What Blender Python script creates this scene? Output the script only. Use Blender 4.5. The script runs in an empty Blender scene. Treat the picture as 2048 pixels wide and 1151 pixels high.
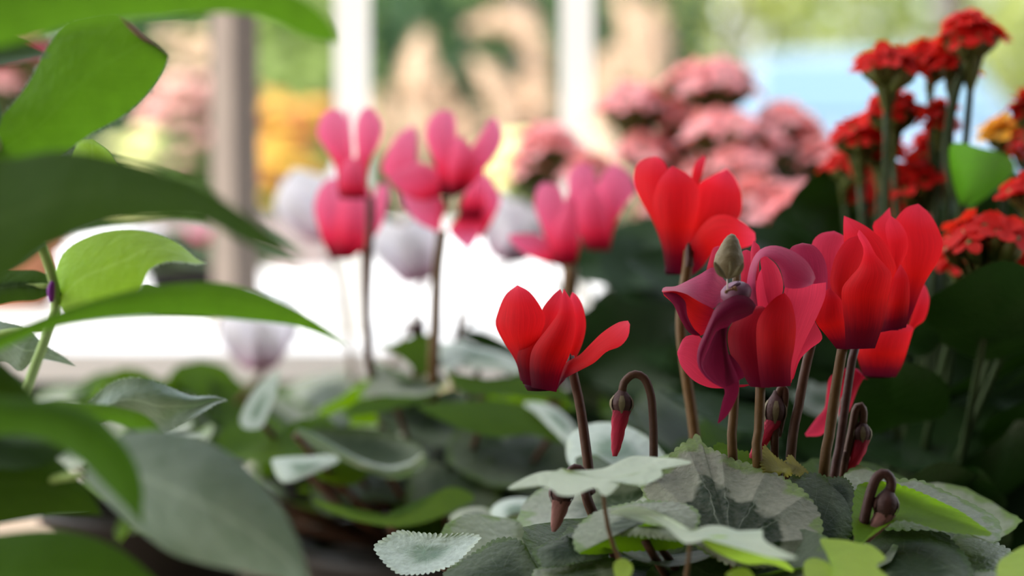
import bpy, math, random
from mathutils import Vector, Matrix
random.seed(11)
S = bpy.context.scene
COL = S.collection
PI = math.pi

# ------------------------------------------------------------------ camera
FP = 50.0 / 23.5 * 2048.0            # focal length in pixels of the 2048 px frame
CAM = Vector((0.0, 0.0, 1.0))
PITCH = math.radians(4.0)            # looking slightly down
FWD = Vector((0, math.cos(PITCH), -math.sin(PITCH)))
UP = Vector((0, math.sin(PITCH), math.cos(PITCH)))
cd = bpy.data.cameras.new('camera')
cam = bpy.data.objects.new('camera', cd)
COL.objects.link(cam)
cam.location = CAM
cam.rotation_euler = (PI / 2 - PITCH, 0, 0)
cd.sensor_width = 23.5
cd.lens = 50
cd.clip_start = 0.02
cd.dof.use_dof = True
cd.dof.focus_distance = 0.745
cd.dof.aperture_fstop = 3.6
S.camera = cam

# ------------------------------------------------------------------ world, sun, exposure
w = bpy.data.worlds.new('sky')
S.world = w
w.use_nodes = True
nt = w.node_tree
sky = nt.nodes.new('ShaderNodeTexSky')
sky.sky_type = 'NISHITA'
sky.sun_disc = False
sky.sun_elevation = math.radians(45)
sky.sun_rotation = math.radians(250)
sky.air_density = 1.0
sky.dust_density = 2.5
haze = nt.nodes.new('ShaderNodeHueSaturation')      # thin bright cloud takes the blue out of the sky
haze.inputs['Saturation'].default_value = 0.35
haze.inputs['Value'].default_value = 1.15
nt.links.new(sky.outputs[0], haze.inputs['Color'])
nt.links.new(haze.outputs[0], nt.nodes['Background'].inputs[0])
nt.nodes['Background'].inputs[1].default_value = 0.30
sl = bpy.data.lights.new('sun', 'SUN')
sl.energy = 1.9
sl.angle = math.radians(0.6)
sl.color = (1.0, 0.94, 0.84)
sun = bpy.data.objects.new('sun', sl)
COL.objects.link(sun)
sun.location = (-4, -1, 5)
sun.rotation_euler = Vector((-0.70, -0.52, 0.78)).to_track_quat('Z', 'Y').to_euler()
S.view_settings.view_transform = 'Standard'
S.view_settings.look = 'None'
S.view_settings.gamma = 1
S.view_settings.use_curve_mapping = False
S.view_settings.exposure = 1.0


def P(x, y, d):
    """point of the place seen at pixel x, y at the distance d in front of the camera"""
    return CAM + FWD * d + Vector((1, 0, 0)) * ((x - 1024.0) / FP * d) - UP * ((y - 575.5) / FP * d)


# ------------------------------------------------------------------ object helpers
ORG = {}


def tag(o, label=None, cat=None, group=None, kind=None):
    if label: o['label'] = label
    if cat: o['category'] = cat
    if group: o['group'] = group
    if kind: o['kind'] = kind
    return o


def thing(name, label, cat, loc, group=None):
    o = bpy.data.objects.new(name, None)
    COL.objects.link(o)
    o.location = loc
    o.empty_display_size = 0.02
    ORG[o.name] = Vector(loc)
    return tag(o, label, cat, group)


def obj(name, verts, faces, mat, parent=None, uvs=None, label=None, smooth=True, origin=None):
    """link ONE mesh object; verts are in place coordinates, uvs one per vertex"""
    if parent is not None:
        org = ORG[parent.name]
    else:
        org = Vector(origin) if origin is not None else Vector((0, 0, 0))
    me = bpy.data.meshes.new(name)
    me.from_pydata([tuple(Vector(v) - org) for v in verts], [], faces)
    if uvs is not None:
        ul = me.uv_layers.new(name='uv')
        for lp in me.loops:
            ul.data[lp.index].uv = uvs[lp.vertex_index]
    if smooth:
        me.polygons.foreach_set('use_smooth', [True] * len(me.polygons))
    me.materials.append(mat)
    me.update()
    o = bpy.data.objects.new(name, me)
    COL.objects.link(o)
    if parent is not None:
        o.parent = parent
    else:
        o.location = org
    ORG[o.name] = org
    if label: o['label'] = label
    return o


class MB:
    """collects shapes of one mesh"""
    def __init__(s): s.v, s.f = [], []

    def add(s, v, f):
        n = len(s.v)
        s.v += [Vector(q) for q in v]
        s.f += [tuple(i + n for i in q) for q in f]
        return s

    def box(s, a, b):
        x0, y0, z0 = a; x1, y1, z1 = b
        return s.add([(x0, y0, z0), (x1, y0, z0), (x1, y1, z0), (x0, y1, z0), (x0, y0, z1), (x1, y0, z1), (x1, y1, z1), (x0, y1, z1)],
                     [(0, 3, 2, 1), (4, 5, 6, 7), (0, 1, 5, 4), (1, 2, 6, 5), (2, 3, 7, 6), (3, 0, 4, 7)])

    def tube(s, pts, radii, n=10, cap=True):
        v, f = tube_geo(pts, radii, n, cap)
        return s.add(v, f)

    def build(s, name, mat, parent=None, label=None, smooth=True, origin=None):
        return obj(name, s.v, s.f, mat, parent, None, label, smooth, origin)


def catmull(pts, n, closed=False):
    """n points evenly spaced along a Catmull-Rom curve"""
    pts = [Vector(p) for p in pts]
    m = len(pts)
    out = []
    segs = m if closed else m - 1
    K = 12
    for i in range(segs):
        if closed:
            p0, p1, p2, p3 = pts[(i - 1) % m], pts[i], pts[(i + 1) % m], pts[(i + 2) % m]
        else:
            p1, p2 = pts[i], pts[i + 1]
            p0 = pts[i - 1] if i > 0 else p1 * 2 - p2
            p3 = pts[i + 2] if i + 2 < m else p2 * 2 - p1
        for k in range(K):
            t = k / K
            out.append(0.5 * ((2 * p1) + (p2 - p0) * t + (2 * p0 - 5 * p1 + 4 * p2 - p3) * t * t + (3 * p1 - p0 - 3 * p2 + p3) * t ** 3))
    out.append(pts[0].copy() if closed else pts[-1].copy())
    L = [0.0]
    for a, b in zip(out, out[1:]): L.append(L[-1] + (b - a).length)
    res = []
    j = 0
    cnt = n if closed else n - 1
    for i in range(n):
        t = L[-1] * i / cnt
        while j < len(L) - 2 and L[j + 1] < t: j += 1
        seg = L[j + 1] - L[j]
        res.append(out[j].lerp(out[j + 1], (t - L[j]) / seg if seg > 1e-9 else 0))
    return res


def interp(vals, n):
    out = []
    for i in range(n):
        t = i / (n - 1) * (len(vals) - 1)
        k = min(len(vals) - 2, int(t))
        u = t - k
        u = u * u * (3 - 2 * u) * 0.5 + u * 0.5
        out.append(vals[k] + (vals[k + 1] - vals[k]) * u)
    return out


def along(pts, n):
    """points at even steps of the list index, for lathed shapes"""
    pts = [Vector(p) for p in pts]
    out = []
    for i in range(n):
        t = i / (n - 1) * (len(pts) - 1)
        k = min(len(pts) - 2, int(t))
        out.append(pts[k].lerp(pts[k + 1], t - k))
    return out


def tube_geo(pts, radii, n=10, cap=True):
    pts = [Vector(p) for p in pts]
    v, f = [], []
    prev = None
    for i, p in enumerate(pts):
        t = (pts[min(i + 1, len(pts) - 1)] - pts[max(i - 1, 0)]).normalized()
        if prev is None:
            a = t.orthogonal().normalized()
        else:
            a = (prev - t * prev.dot(t))
            a = a.normalized() if a.length > 1e-6 else t.orthogonal().normalized()
        prev = a
        b = t.cross(a)
        r = radii[i] if isinstance(radii, (list, tuple)) else radii
        for k in range(n):
            an = 2 * PI * k / n
            v.append(p + (a * math.cos(an) + b * math.sin(an)) * r)
    for i in range(len(pts) - 1):
        for k in range(n):
            f.append((i * n + k, i * n + (k + 1) % n, (i + 1) * n + (k + 1) % n, (i + 1) * n + k))
    if cap:
        f.append(tuple(range(n - 1, -1, -1)))
        f.append(tuple((len(pts) - 1) * n + k for k in range(n)))
    return v, f


def lathe(axis_pts, radii, n=20):
    return tube_geo(axis_pts, radii, n, True)


def ptube(name, px, d, rpx, mat, parent, frame=(0, 0, 1), n=26, tail=None, label=None, ns=10):
    """a stalk through pixel points; d one distance or one per point; rpx radius in pixels (one or start, end)"""
    q = []
    for i, p in enumerate(px):
        dd = d[i] if isinstance(d, (list, tuple)) else d
        X, Y = frame[0] + p[0] / frame[2], frame[1] + p[1] / frame[2]
        q.append(P(X, Y, dd))
    if tail is not None: q.append(Vector(tail))
    pts = catmull(q, n)
    d0 = d[0] if isinstance(d, (list, tuple)) else d
    r0, r1 = rpx if isinstance(rpx, tuple) else (rpx, rpx)
    rad = [(r0 + (r1 - r0) * i / (n - 1)) / FP * d0 for i in range(n)]
    v, f = tube_geo(pts, rad, ns)
    return obj(name, v, f, mat, parent, None, label)


def sheet(name, L, R, d0, d1, mat, parent, frame=(0, 0, 1), bulge=0.3, n=26, m=11, lean=0.0, wave=0.0, face=1, label=None, seed=0):
    """a curved blade (petal or strap-like leaf) between a left and a right edge, both from base to tip.
    d0, d1: distance at base and tip, bulge: how far the middle comes towards (+) or goes away from (-) the viewer, in widths;
    lean: extra distance of the right edge against the left one"""
    fx, fy, fs = frame
    l = catmull([(fx + p[0] / fs, fy + p[1] / fs, p[2] if len(p) > 2 else 0) for p in L], n)
    r = catmull([(fx + p[0] / fs, fy + p[1] / fs, p[2] if len(p) > 2 else 0) for p in R], n)
    rnd = random.Random(seed + len(L) * 7 + int(L[0][0]))
    ph = [rnd.uniform(0, 6.28) for _ in range(4)]
    v, uv, f = [], [], []
    wmax = max(((a - b).xy.length for a, b in zip(l, r)))
    for i in range(n):
        u = i / (n - 1)
        wd = (l[i] - r[i]).xy.length / FP * (d0 + d1) / 2
        for j in range(m):
            t = j / (m - 1)
            p = l[i].lerp(r[i], t)
            dd = d0 + (d1 - d0) * u + p.z * 0.001
            dd -= bulge * wd * (4 * t * (1 - t)) * (0.55 + 0.45 * math.sin(PI * min(1, u * 1.15)))
            dd += lean * (t - 0.5)
            if wave:
                dd += wave * (math.sin(u * 9 + ph[0]) * (t - 0.5) * 2 + 0.6 * math.sin(u * 5 + t * 7 + ph[1]))
            v.append(P(p.x, p.y, dd))
            uv.append((u, t))
    for i in range(n - 1):
        for j in range(m - 1):
            q = (i * m + j, i * m + j + 1, (i + 1) * m + j + 1, (i + 1) * m + j)
            f.append(q)
    f = orient(v, f, face)
    return obj(name, v, f, mat, parent, uv, label)


def orient(v, f, face):
    """face=1: the upper side of the blade looks towards the camera, -1: away from it"""
    acc = 0
    for q in f:
        a, b, c = v[q[0]], v[q[1]], v[q[2]]
        nrm = (b - a).cross(c - a)
        if len(q) > 3: nrm += (c - a).cross(v[q[3]] - a)
        acc += nrm.dot(CAM - a)
    if (acc > 0) != (face > 0):
        f = [tuple(reversed(q)) for q in f]
    return f


def disc_leaf(name, c, rim, d, mat, parent, frame=(0, 0, 1), tilt=(0.0, 0.0), dome=0.0, teeth=0, tooth=2.0, face=1, wave=0.0, seg=96, rings=9,
              label=None, fold=0.0, seed=3):
    """a leaf seen at a slant: rim outline and petiole point in pixels, lying in a tilted, domed surface.
    tilt: metres of distance per pixel in x and in y"""
    if teeth: seg, tooth = max(seg, teeth * 6), tooth * 1.7
    fx, fy, fs = frame
    C = Vector((fx + c[0] / fs, fy + c[1] / fs))
    R = catmull([(fx + p[0] / fs, fy + p[1] / fs, p[2] if len(p) > 2 else 0) for p in rim], seg, True)
    rnd = random.Random(seed)
    ph = [rnd.uniform(0, 6.28) for _ in range(5)]
    tooth_off = [Vector((0, 0))] * seg
    if teeth:
        for i, p in enumerate(R):
            dr = (p.xy - C)
            k = (i * teeth / seg) % 1.0
            amp = tooth * (abs(math.sin(PI * k)) - 0.5) * (0.8 + 0.4 * rnd.random())
            q = dr.normalized() * amp
            tooth_off[i] = q
    v = [P(C.x, C.y, d - dome)]
    uv = [(0.0, 0.5)]
    f = []
    for k in range(1, rings + 1):
        r = k / rings
        for i in range(seg):
            p = R[i]
            X = C.x + (p.x - C.x) * r + tooth_off[i].x * r ** 14
            Y = C.y + (p.y - C.y) * r + tooth_off[i].y * r ** 14
            th = 2 * PI * i / seg
            dd = d + tilt[0] * (X - C.x) + tilt[1] * (Y - C.y) - dome * (1 - r * r) + p.z * 0.001 * r * r
            dd += wave * r * r * math.sin(3 * th + ph[0]) + 0.5 * wave * r ** 3 * math.sin(7 * th + ph[1])
            dd += fold * abs(math.sin(th * 5 + ph[2])) * r * (1 - 0.5 * r)
            v.append(P(X, Y, dd))
            uv.append((r, i / seg))
    for i in range(seg):
        f.append((0, 1 + i, 1 + (i + 1) % seg))
    for k in range(rings - 1):
        for i in range(seg):
            a = 1 + k * seg + i
            b = 1 + k * seg + (i + 1) % seg
            f.append((a, a + seg, b + seg, b))
    f = orient(v, f, face)
    return obj(name, v, f, mat, parent, uv, label)


def free_leaf(name, c, nrm, tip, size, mat, parent, shape='heart', cup=0.15, wave=0.06, seg=40, rings=5, seed=0, label=None, aspect=1.0):
    """a leaf in free space: centre c, upper side nrm, pointing along tip"""
    rnd = random.Random(seed)
    nrm = Vector(nrm).normalized()
    tip = Vector(tip)
    tip = (tip - nrm * tip.dot(nrm)).normalized()
    side = nrm.cross(tip)
    ph = [rnd.uniform(0, 6.28) for _ in range(3)]
    v, uv, f = [Vector(c)], [(0, 0.5)], []
    for k in range(1, rings + 1):
        r = k / rings
        for i in range(seg):
            th = 2 * PI * i / seg
            if shape == 'heart':
                rr = 1.0 + 0.18 * math.cos(th) - 0.55 * math.exp(-((abs(th - PI)) / 0.35) ** 2) + 0.02 * math.sin(th * 17)
                x, y = rr * math.cos(th) * aspect, rr * math.sin(th)
            elif shape == 'lance':
                x = math.cos(th)
                y = 0.36 * math.sin(th) * (1 - 0.35 * math.cos(th))
            else:
                x = math.cos(th)
                y = 0.62 * math.sin(th) * (1 - 0.2 * math.cos(th))
            z = cup * r * r + wave * r * r * math.sin(3 * th + ph[0]) + 0.5 * wave * r ** 2 * math.sin(5 * th + ph[1])
            v.append(Vector(c) + (tip * x * r + side * y * r + nrm * z) * size)
            uv.append((r, i / seg))
    for i in range(seg): f.append((0, 1 + i, 1 + (i + 1) % seg))
    for k in range(rings - 1):
        for i in range(seg):
            a = 1 + k * seg + i; b = 1 + k * seg + (i + 1) % seg
            f.append((a, a + seg, b + seg, b))
    return obj(name, v, f, mat, parent, uv, label)


# ------------------------------------------------------------------ materials
def newmat(name):
    m = bpy.data.materials.new(name)
    m.use_nodes = True
    t = m.node_tree
    return m, t, t.nodes, t.links, t.nodes['Principled BSDF']


def ramp(N, L, src, stops):
    r = N.new('ShaderNodeValToRGB')
    e = r.color_ramp.elements
    while len(e) < len(stops): e.new(0.5)
    for k, (p, c) in enumerate(stops):
        e[k].position = p
        e[k].color = (c[0], c[1], c[2], 1)
    L.new(src, r.inputs[0])
    return r.outputs[0]


def math_(N, L, op, a, b=None):
    n = N.new('ShaderNodeMath')
    n.operation = op
    for i, q in enumerate((a, b)):
        if q is None: continue
        if isinstance(q, (int, float)): n.inputs[i].default_value = q
        else: L.new(q, n.inputs[i])
    return n.outputs[0]


def mixc(N, L, fac, a, b, mode='MIX'):
    n = N.new('ShaderNodeMix')
    n.data_type = 'RGBA'
    n.blend_type = mode
    for s, q in ((n.inputs[0], fac), (n.inputs[6], a), (n.inputs[7], b)):
        if isinstance(q, (int, float)): s.default_value = q
        elif isinstance(q, (tuple, list)): s.default_value = (q[0], q[1], q[2], 1)
        else: L.new(q, s)
    return n.outputs[2]


def noise(N, L, scale, detail=3, coord=None, rough=0.55):
    n = N.new('ShaderNodeTexNoise')
    n.inputs['Scale'].default_value = scale
    n.inputs['Detail'].default_value = detail
    n.inputs['Roughness'].default_value = rough
    if coord is None:
        tc = N.new('ShaderNodeTexCoord')
        coord = tc.outputs['Object']
    L.new(coord, n.inputs['Vector'])
    return n.outputs[0]


def uvxy(N, L):
    tc = N.new('ShaderNodeTexCoord')
    s = N.new('ShaderNodeSeparateXYZ')
    L.new(tc.outputs['UV'], s.inputs[0])
    return tc.outputs['UV'], s.outputs[0], s.outputs[1]


def plain(name, col, rough=0.6, var=0.15, scale=60.0, metal=0.0, spec=0.25, bump=0.0):
    m, t, N, L, B = newmat(name)
    nz = noise(N, L, scale)
    c = mixc(N, L, nz, tuple(x * (1 - var) for x in col), tuple(min(1, x * (1 + var)) for x in col))
    L.new(c, B.inputs['Base Color'])
    B.inputs['Roughness'].default_value = rough
    B.inputs['Metallic'].default_value = metal
    B.inputs['Specular IOR Level'].default_value = spec
    if bump:
        bp = N.new('ShaderNodeBump')
        bp.inputs['Strength'].default_value = bump
        bp.inputs['Distance'].default_value = 0.001
        L.new(nz, bp.inputs['Height'])
        L.new(bp.outputs[0], B.inputs['Normal'])
    return m


def thin(name, build, fac, rough=0.5, spec=0.4, sheen=0.0, bump=0.25, bscale=900.0, bdist=0.0004):
    """a thin living tissue: reflects its own colour and lets light through. build(N, L) -> reflected colour, passed colour"""
    m, t, N, L, B = newmat(name)
    c, tc = build(N, L)
    L.new(c, B.inputs['Base Color'])
    B.inputs['Roughness'].default_value = rough
    B.inputs['Specular IOR Level'].default_value = spec
    if sheen:
        B.inputs['Sheen Weight'].default_value = sheen
        B.inputs['Sheen Roughness'].default_value = 0.4
    T = N.new('ShaderNodeBsdfTranslucent')
    L.new(tc, T.inputs[0])
    if bump:
        bp = N.new('ShaderNodeBump')
        bp.inputs['Strength'].default_value = bump
        bp.inputs['Distance'].default_value = bdist
        L.new(noise(N, L, bscale, 3), bp.inputs['Height'])
        L.new(bp.outputs[0], B.inputs['Normal'])
    X = N.new('ShaderNodeMixShader')
    X.inputs[0].default_value = fac
    L.new(B.outputs[0], X.inputs[1])
    L.new(T.outputs[0], X.inputs[2])
    L.new(X.outputs[0], N['Material Output'].inputs[0])
    return m


def petal(name, stops, tstops=None, fac=0.5, streak=0.18, rough=0.55, sheen=0.0):
    def b(N, L):
        uv, u, v = uvxy(N, L)
        mp = N.new('ShaderNodeMapping')
        mp.inputs['Scale'].default_value = (1.6, 26, 1)
        L.new(uv, mp.inputs[0])
        nz = noise(N, L, 1.6, 4, mp.outputs[0])
        wob = math_(N, L, 'ADD', u, math_(N, L, 'MULTIPLY', math_(N, L, 'SUBTRACT', nz, 0.5), 0.14))
        c = ramp(N, L, wob, stops)
        k = ramp(N, L, nz, [(0.3, (1 - streak,) * 3), (0.7, (1, 1, 1))])
        c = mixc(N, L, 1.0, c, k, 'MULTIPLY')
        if tstops:
            tc = mixc(N, L, 1.0, ramp(N, L, wob, tstops), k, 'MULTIPLY')
        else:
            tc = c
        return c, tc
    return thin(name, b, fac, rough, 0.15, sheen, 0.25, 700)


def leafmat(name, pat, fac=0.4, rough=0.45, under=(0.10, 0.16, 0.04), through=(0.22, 0.42, 0.03), sheen=0.0, spec=0.25, bump=0.6, bscale=330, bdist=0.0012):
    """pat(N, L) -> colour of the upper side; the under side has the plain colour 'under'"""
    def b(N, L):
        c = pat(N, L)
        g = N.new('ShaderNodeNewGeometry')
        c2 = mixc(N, L, g.outputs['Backfacing'], c, under)
        nz = noise(N, L, 150, 3)
        tc = mixc(N, L, nz, tuple(x * 0.75 for x in through), tuple(x * 1.2 for x in through))
        return c2, tc
    return thin(name, b, fac, rough, spec, sheen, bump, bscale, bdist)


def cyclamen_pat(silver, dark, rimc, a=0.42, b=0.60, vein=(0.40, 0.46, 0.33), veins=9):
    def p(N, L):
        uv, r, th = uvxy(N, L)
        nz = noise(N, L, 90, 3)
        nz2 = noise(N, L, 500, 2)
        k = math_(N, L, 'ABSOLUTE', math_(N, L, 'SUBTRACT', math_(N, L, 'FRACT', math_(N, L, 'ADD', math_(N, L, 'MULTIPLY', th, veins), math_(N, L, 'MULTIPLY', nz, 0.9))), 0.5))
        rr = math_(N, L, 'ADD', r, math_(N, L, 'MULTIPLY', math_(N, L, 'SUBTRACT', nz, 0.5), 0.5))
        rr = math_(N, L, 'ADD', rr, math_(N, L, 'MULTIPLY', k, 0.14))
        c = ramp(N, L, rr, [(a, dark), (b, silver), (0.94, silver), (1.04, rimc)])
        c = mixc(N, L, ramp(N, L, nz2, [(0.35, (0, 0, 0)), (0.75, (0.5,) * 3)]), c, tuple(x * 0.5 for x in silver))
        far = math_(N, L, 'MULTIPLY', ramp(N, L, r, [(0.05, (0.2,) * 3), (0.35, (1,) * 3), (0.8, (0.5,) * 3), (0.98, (0, 0, 0))]), 0.62)
        vm = math_(N, L, 'MULTIPLY', ramp(N, L, k, [(0.0, (1,) * 3), (0.02, (0.4,) * 3), (0.045, (0, 0, 0))]), far)
        return mixc(N, L, vm, c, vein)
    return p


def blade_pat(c0, c1, vein, side=9.0):
    """feather veined blade for sheets: u along, v across"""
    def p(N, L):
        uv, u, v = uvxy(N, L)
        nz = noise(N, L, 120, 4)
        c = mixc(N, L, nz, c0, c1)
        a = math_(N, L, 'ABSOLUTE', math_(N, L, 'SUBTRACT', v, 0.5))
        mid = ramp(N, L, a, [(0.0, (0.8,) * 3), (0.025, (0.3,) * 3), (0.05, (0, 0, 0))])
        k = math_(N, L, 'ABSOLUTE', math_(N, L, 'SUBTRACT', math_(N, L, 'FRACT', math_(N, L, 'SUBTRACT', math_(N, L, 'MULTIPLY', u, side), math_(N, L, 'MULTIPLY', a, 4.0))), 0.5))
        sv = ramp(N, L, k, [(0.0, (0.35,) * 3), (0.06, (0, 0, 0))])
        c = mixc(N, L, sv, c, vein)
        return mixc(N, L, mid, c, vein)
    return p


def flat_pat(c0, c1, scale=80):
    def p(N, L):
        return mixc(N, L, noise(N, L, scale, 3), c0, c1)
    return p


M = {}
M['red_petal'] = petal('red petal', [(0.0, (0.07, 0.004, 0.02)), (0.14, (0.12, 0.004, 0.014)), (0.40, (0.56, 0.006, 0.010)), (0.75, (0.80, 0.010, 0.020)), (1.0, (0.86, 0.03, 0.07))],
                       [(0.0, (0.10, 0.003, 0.015)), (0.14, (0.20, 0.003, 0.012)), (0.40, (0.82, 0.010, 0.008)), (0.75, (1.0, 0.022, 0.035)), (1.0, (1.0, 0.07, 0.13))], 0.6)
M['plum_petal'] = petal('plum petal', [(0.0, (0.10, 0.006, 0.03)), (0.4, (0.22, 0.012, 0.055)), (1.0, (0.30, 0.02, 0.09))], [(0.0, (0.14, 0.004, 0.02)), (1.0, (0.34, 0.01, 0.06))], 0.35, 0.3, 0.5)
M['hood_petal'] = petal('hood petal', [(0.0, (0.30, 0.02, 0.08)), (0.4, (0.55, 0.06, 0.16)), (1.0, (0.38, 0.03, 0.09))], [(0.0, (0.4, 0.01, 0.05)), (1.0, (0.6, 0.02, 0.08))], 0.4, 0.28, 0.5, 0.2)
M['rose_petal'] = petal('rose petal', [(0.0, (0.35, 0.012, 0.03)), (0.4, (0.66, 0.03, 0.07)), (1.0, (0.72, 0.06, 0.15))], [(0.0, (0.5, 0.01, 0.03)), (1.0, (0.95, 0.06, 0.12))], 0.5)
M['cup_petal'] = petal('wilting cup petal', [(0.0, (0.12, 0.004, 0.03)), (0.15, (0.20, 0.006, 0.03)), (0.4, (0.45, 0.008, 0.02)), (1.0, (0.62, 0.015, 0.04))],
                       [(0.0, (0.16, 0.003, 0.02)), (0.2, (0.4, 0.006, 0.015)), (0.5, (0.9, 0.02, 0.012)), (1.0, (0.95, 0.03, 0.05))], 0.5)
M['shaded_wilt_petal'] = petal('shaded wilting crimson petal', [(0.0, (0.10, 0.004, 0.025)), (0.2, (0.16, 0.005, 0.022)), (0.6, (0.30, 0.008, 0.02)), (1.0, (0.42, 0.012, 0.03))], [(0.0, (0.14, 0.003, 0.02)), (0.5, (0.36, 0.006, 0.014)), (1.0, (0.55, 0.015, 0.03))], 0.45)  # darker cup petal copy: wilting crimson, with shade put into the colour
M['pink_petal'] = petal('pink petal', [(0.0, (0.10, 0.003, 0.015)), (0.10, (0.25, 0.005, 0.02)), (0.22, (0.74, 0.016, 0.07)), (0.45, (0.86, 0.07, 0.18)), (1.0, (0.90, 0.18, 0.34))],
                        [(0.0, (0.15, 0.003, 0.015)), (0.10, (0.5, 0.008, 0.03)), (0.26, (1.0, 0.04, 0.10)), (0.5, (1.0, 0.15, 0.29)), (1.0, (1.0, 0.32, 0.52))], 0.55)
M['white_petal'] = petal('white petal', [(0.0, (0.42, 0.14, 0.25)), (0.18, (0.72, 0.62, 0.70)), (0.5, (0.82, 0.80, 0.83)), (1.0, (0.86, 0.85, 0.87))], None, 0.4, 0.06)
M['silver_leaf'] = leafmat('silver patterned leaf', cyclamen_pat((0.25, 0.28, 0.20), (0.025, 0.045, 0.022), (0.14, 0.22, 0.06), 0.40, 0.58), 0.18, 0.42, (0.10, 0.17, 0.035), (0.18, 0.36, 0.02))
M['heart_leaf'] = leafmat('silver leaf with dark heart', cyclamen_pat((0.26, 0.27, 0.20), (0.010, 0.022, 0.010), (0.18, 0.26, 0.08), 0.57, 0.64, (0.30, 0.34, 0.24), 9), 0.12, 0.55, (0.10, 0.17, 0.035), (0.18, 0.36, 0.02), spec=0.1)
M['deep_leaf'] = leafmat('dark patterned leaf', cyclamen_pat((0.07, 0.092, 0.055), (0.012, 0.026, 0.010), (0.06, 0.10, 0.025), 0.45, 0.72, (0.12, 0.15, 0.09)), 0.12, 0.5, (0.05, 0.10, 0.012), (0.14, 0.30, 0.01), spec=0.12)
M['pale_leaf'] = leafmat('pale variegated leaf', cyclamen_pat((0.46, 0.54, 0.47), (0.14, 0.22, 0.16), (0.50, 0.58, 0.46), 0.30, 0.62, (0.55, 0.62, 0.55), 11), 0.2, 0.45, (0.16, 0.24, 0.08), (0.25, 0.42, 0.05))
M['lime_leaf'] = leafmat('lime leaf underside', flat_pat((0.10, 0.20, 0.012), (0.15, 0.27, 0.02), 60), 0.6, 0.5, (0.10, 0.19, 0.012), (0.30, 0.56, 0.015))
M['olive_leaf'] = leafmat('olive young leaf', flat_pat((0.17, 0.16, 0.03), (0.26, 0.24, 0.06), 160), 0.45, 0.5, (0.14, 0.13, 0.02), (0.35, 0.32, 0.03))
M['under_leaf'] = leafmat('green leaf underside', flat_pat((0.035, 0.08, 0.010), (0.055, 0.11, 0.015), 60), 0.42, 0.6, (0.035, 0.075, 0.006), (0.17, 0.33, 0.004), spec=0.06)
M['hairy_deep'] = leafmat('hairy deep green leaf', blade_pat((0.04, 0.10, 0.012), (0.06, 0.14, 0.02), (0.09, 0.18, 0.04)), 0.3, 0.6, (0.04, 0.09, 0.015), (0.11, 0.28, 0.01), 0.3)
M['hairy_green'] = leafmat('hairy green leaf', blade_pat((0.038, 0.095, 0.010), (0.10, 0.20, 0.026), (0.12, 0.23, 0.045)), 0.42, 0.6, (0.07, 0.14, 0.02), (0.15, 0.36, 0.012), 0.35)
M['hairy_lime'] = leafmat('hairy lime leaf', blade_pat((0.17, 0.32, 0.03), (0.23, 0.40, 0.05), (0.34, 0.50, 0.14), 6), 0.5, 0.6, (0.15, 0.28, 0.03), (0.38, 0.66, 0.03), 0.3)
M['hairy_grey'] = leafmat('hairy grey leaf', blade_pat((0.15, 0.21, 0.175), (0.36, 0.43, 0.385), (0.42, 0.50, 0.43), 6), 0.15, 0.6, (0.14, 0.2, 0.1), (0.15, 0.3, 0.05), 0.4)
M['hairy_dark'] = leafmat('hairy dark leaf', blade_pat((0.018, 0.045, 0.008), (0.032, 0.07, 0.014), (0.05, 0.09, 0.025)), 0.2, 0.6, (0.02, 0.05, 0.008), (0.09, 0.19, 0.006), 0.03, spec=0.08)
M['ivy_leaf'] = leafmat('pale ivy leaf', flat_pat((0.42, 0.50, 0.36), (0.58, 0.64, 0.50), 70), 0.3, 0.5, (0.3, 0.4, 0.16), (0.5, 0.66, 0.2))
M['ivy_lime'] = leafmat('lime ivy leaf', flat_pat((0.26, 0.42, 0.04), (0.36, 0.52, 0.08), 60), 0.5, 0.5, (0.22, 0.36, 0.04), (0.45, 0.70, 0.06))
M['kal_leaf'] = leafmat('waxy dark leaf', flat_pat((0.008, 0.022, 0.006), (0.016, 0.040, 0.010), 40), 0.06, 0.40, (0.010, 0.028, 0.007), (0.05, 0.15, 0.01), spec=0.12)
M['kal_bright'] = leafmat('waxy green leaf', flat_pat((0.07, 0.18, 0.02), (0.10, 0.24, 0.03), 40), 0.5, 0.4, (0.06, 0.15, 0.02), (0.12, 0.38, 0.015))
M['kal_stem'] = plain('green stem', (0.028, 0.048, 0.012), 0.6)
M['calyx_green'] = plain('green calyx', (0.085, 0.105, 0.022), 0.55, 0.25)
M['red_floret'] = thin('red floret', lambda N, L: (flat_pat((0.45, 0.008, 0.008), (0.64, 0.02, 0.012), 120)(N, L), flat_pat((0.8, 0.015, 0.01), (0.95, 0.06, 0.02), 120)(N, L)), 0.4, 0.6, 0.15)
M['crimson_floret'] = thin('crimson floret', lambda N, L: (flat_pat((0.26, 0.015, 0.05), (0.38, 0.05, 0.10), 120)(N, L), flat_pat((0.4, 0.02, 0.06), (0.5, 0.06, 0.1), 120)(N, L)), 0.4, 0.6, 0.15)
M['amber_floret'] = thin('amber floret', lambda N, L: (flat_pat((0.75, 0.30, 0.02), (0.85, 0.5, 0.05), 120)(N, L), flat_pat((0.9, 0.4, 0.03), (0.95, 0.6, 0.06), 120)(N, L)), 0.4, 0.6, 0.15)
M['hair'] = plain('pale leaf hair', (0.62, 0.68, 0.60), 0.6, 0.05)
M['pink_floret'] = thin('pink floret', lambda N, L: (flat_pat((0.88, 0.36, 0.40), (0.92, 0.58, 0.60), 60)(N, L), flat_pat((0.9, 0.24, 0.22), (0.98, 0.46, 0.34), 60)(N, L)), 0.5, 0.6, 0.15)
M['stalk'] = plain('brown stalk', (0.075, 0.034, 0.018), 0.5, 0.25, 300, bump=0.3)
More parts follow.
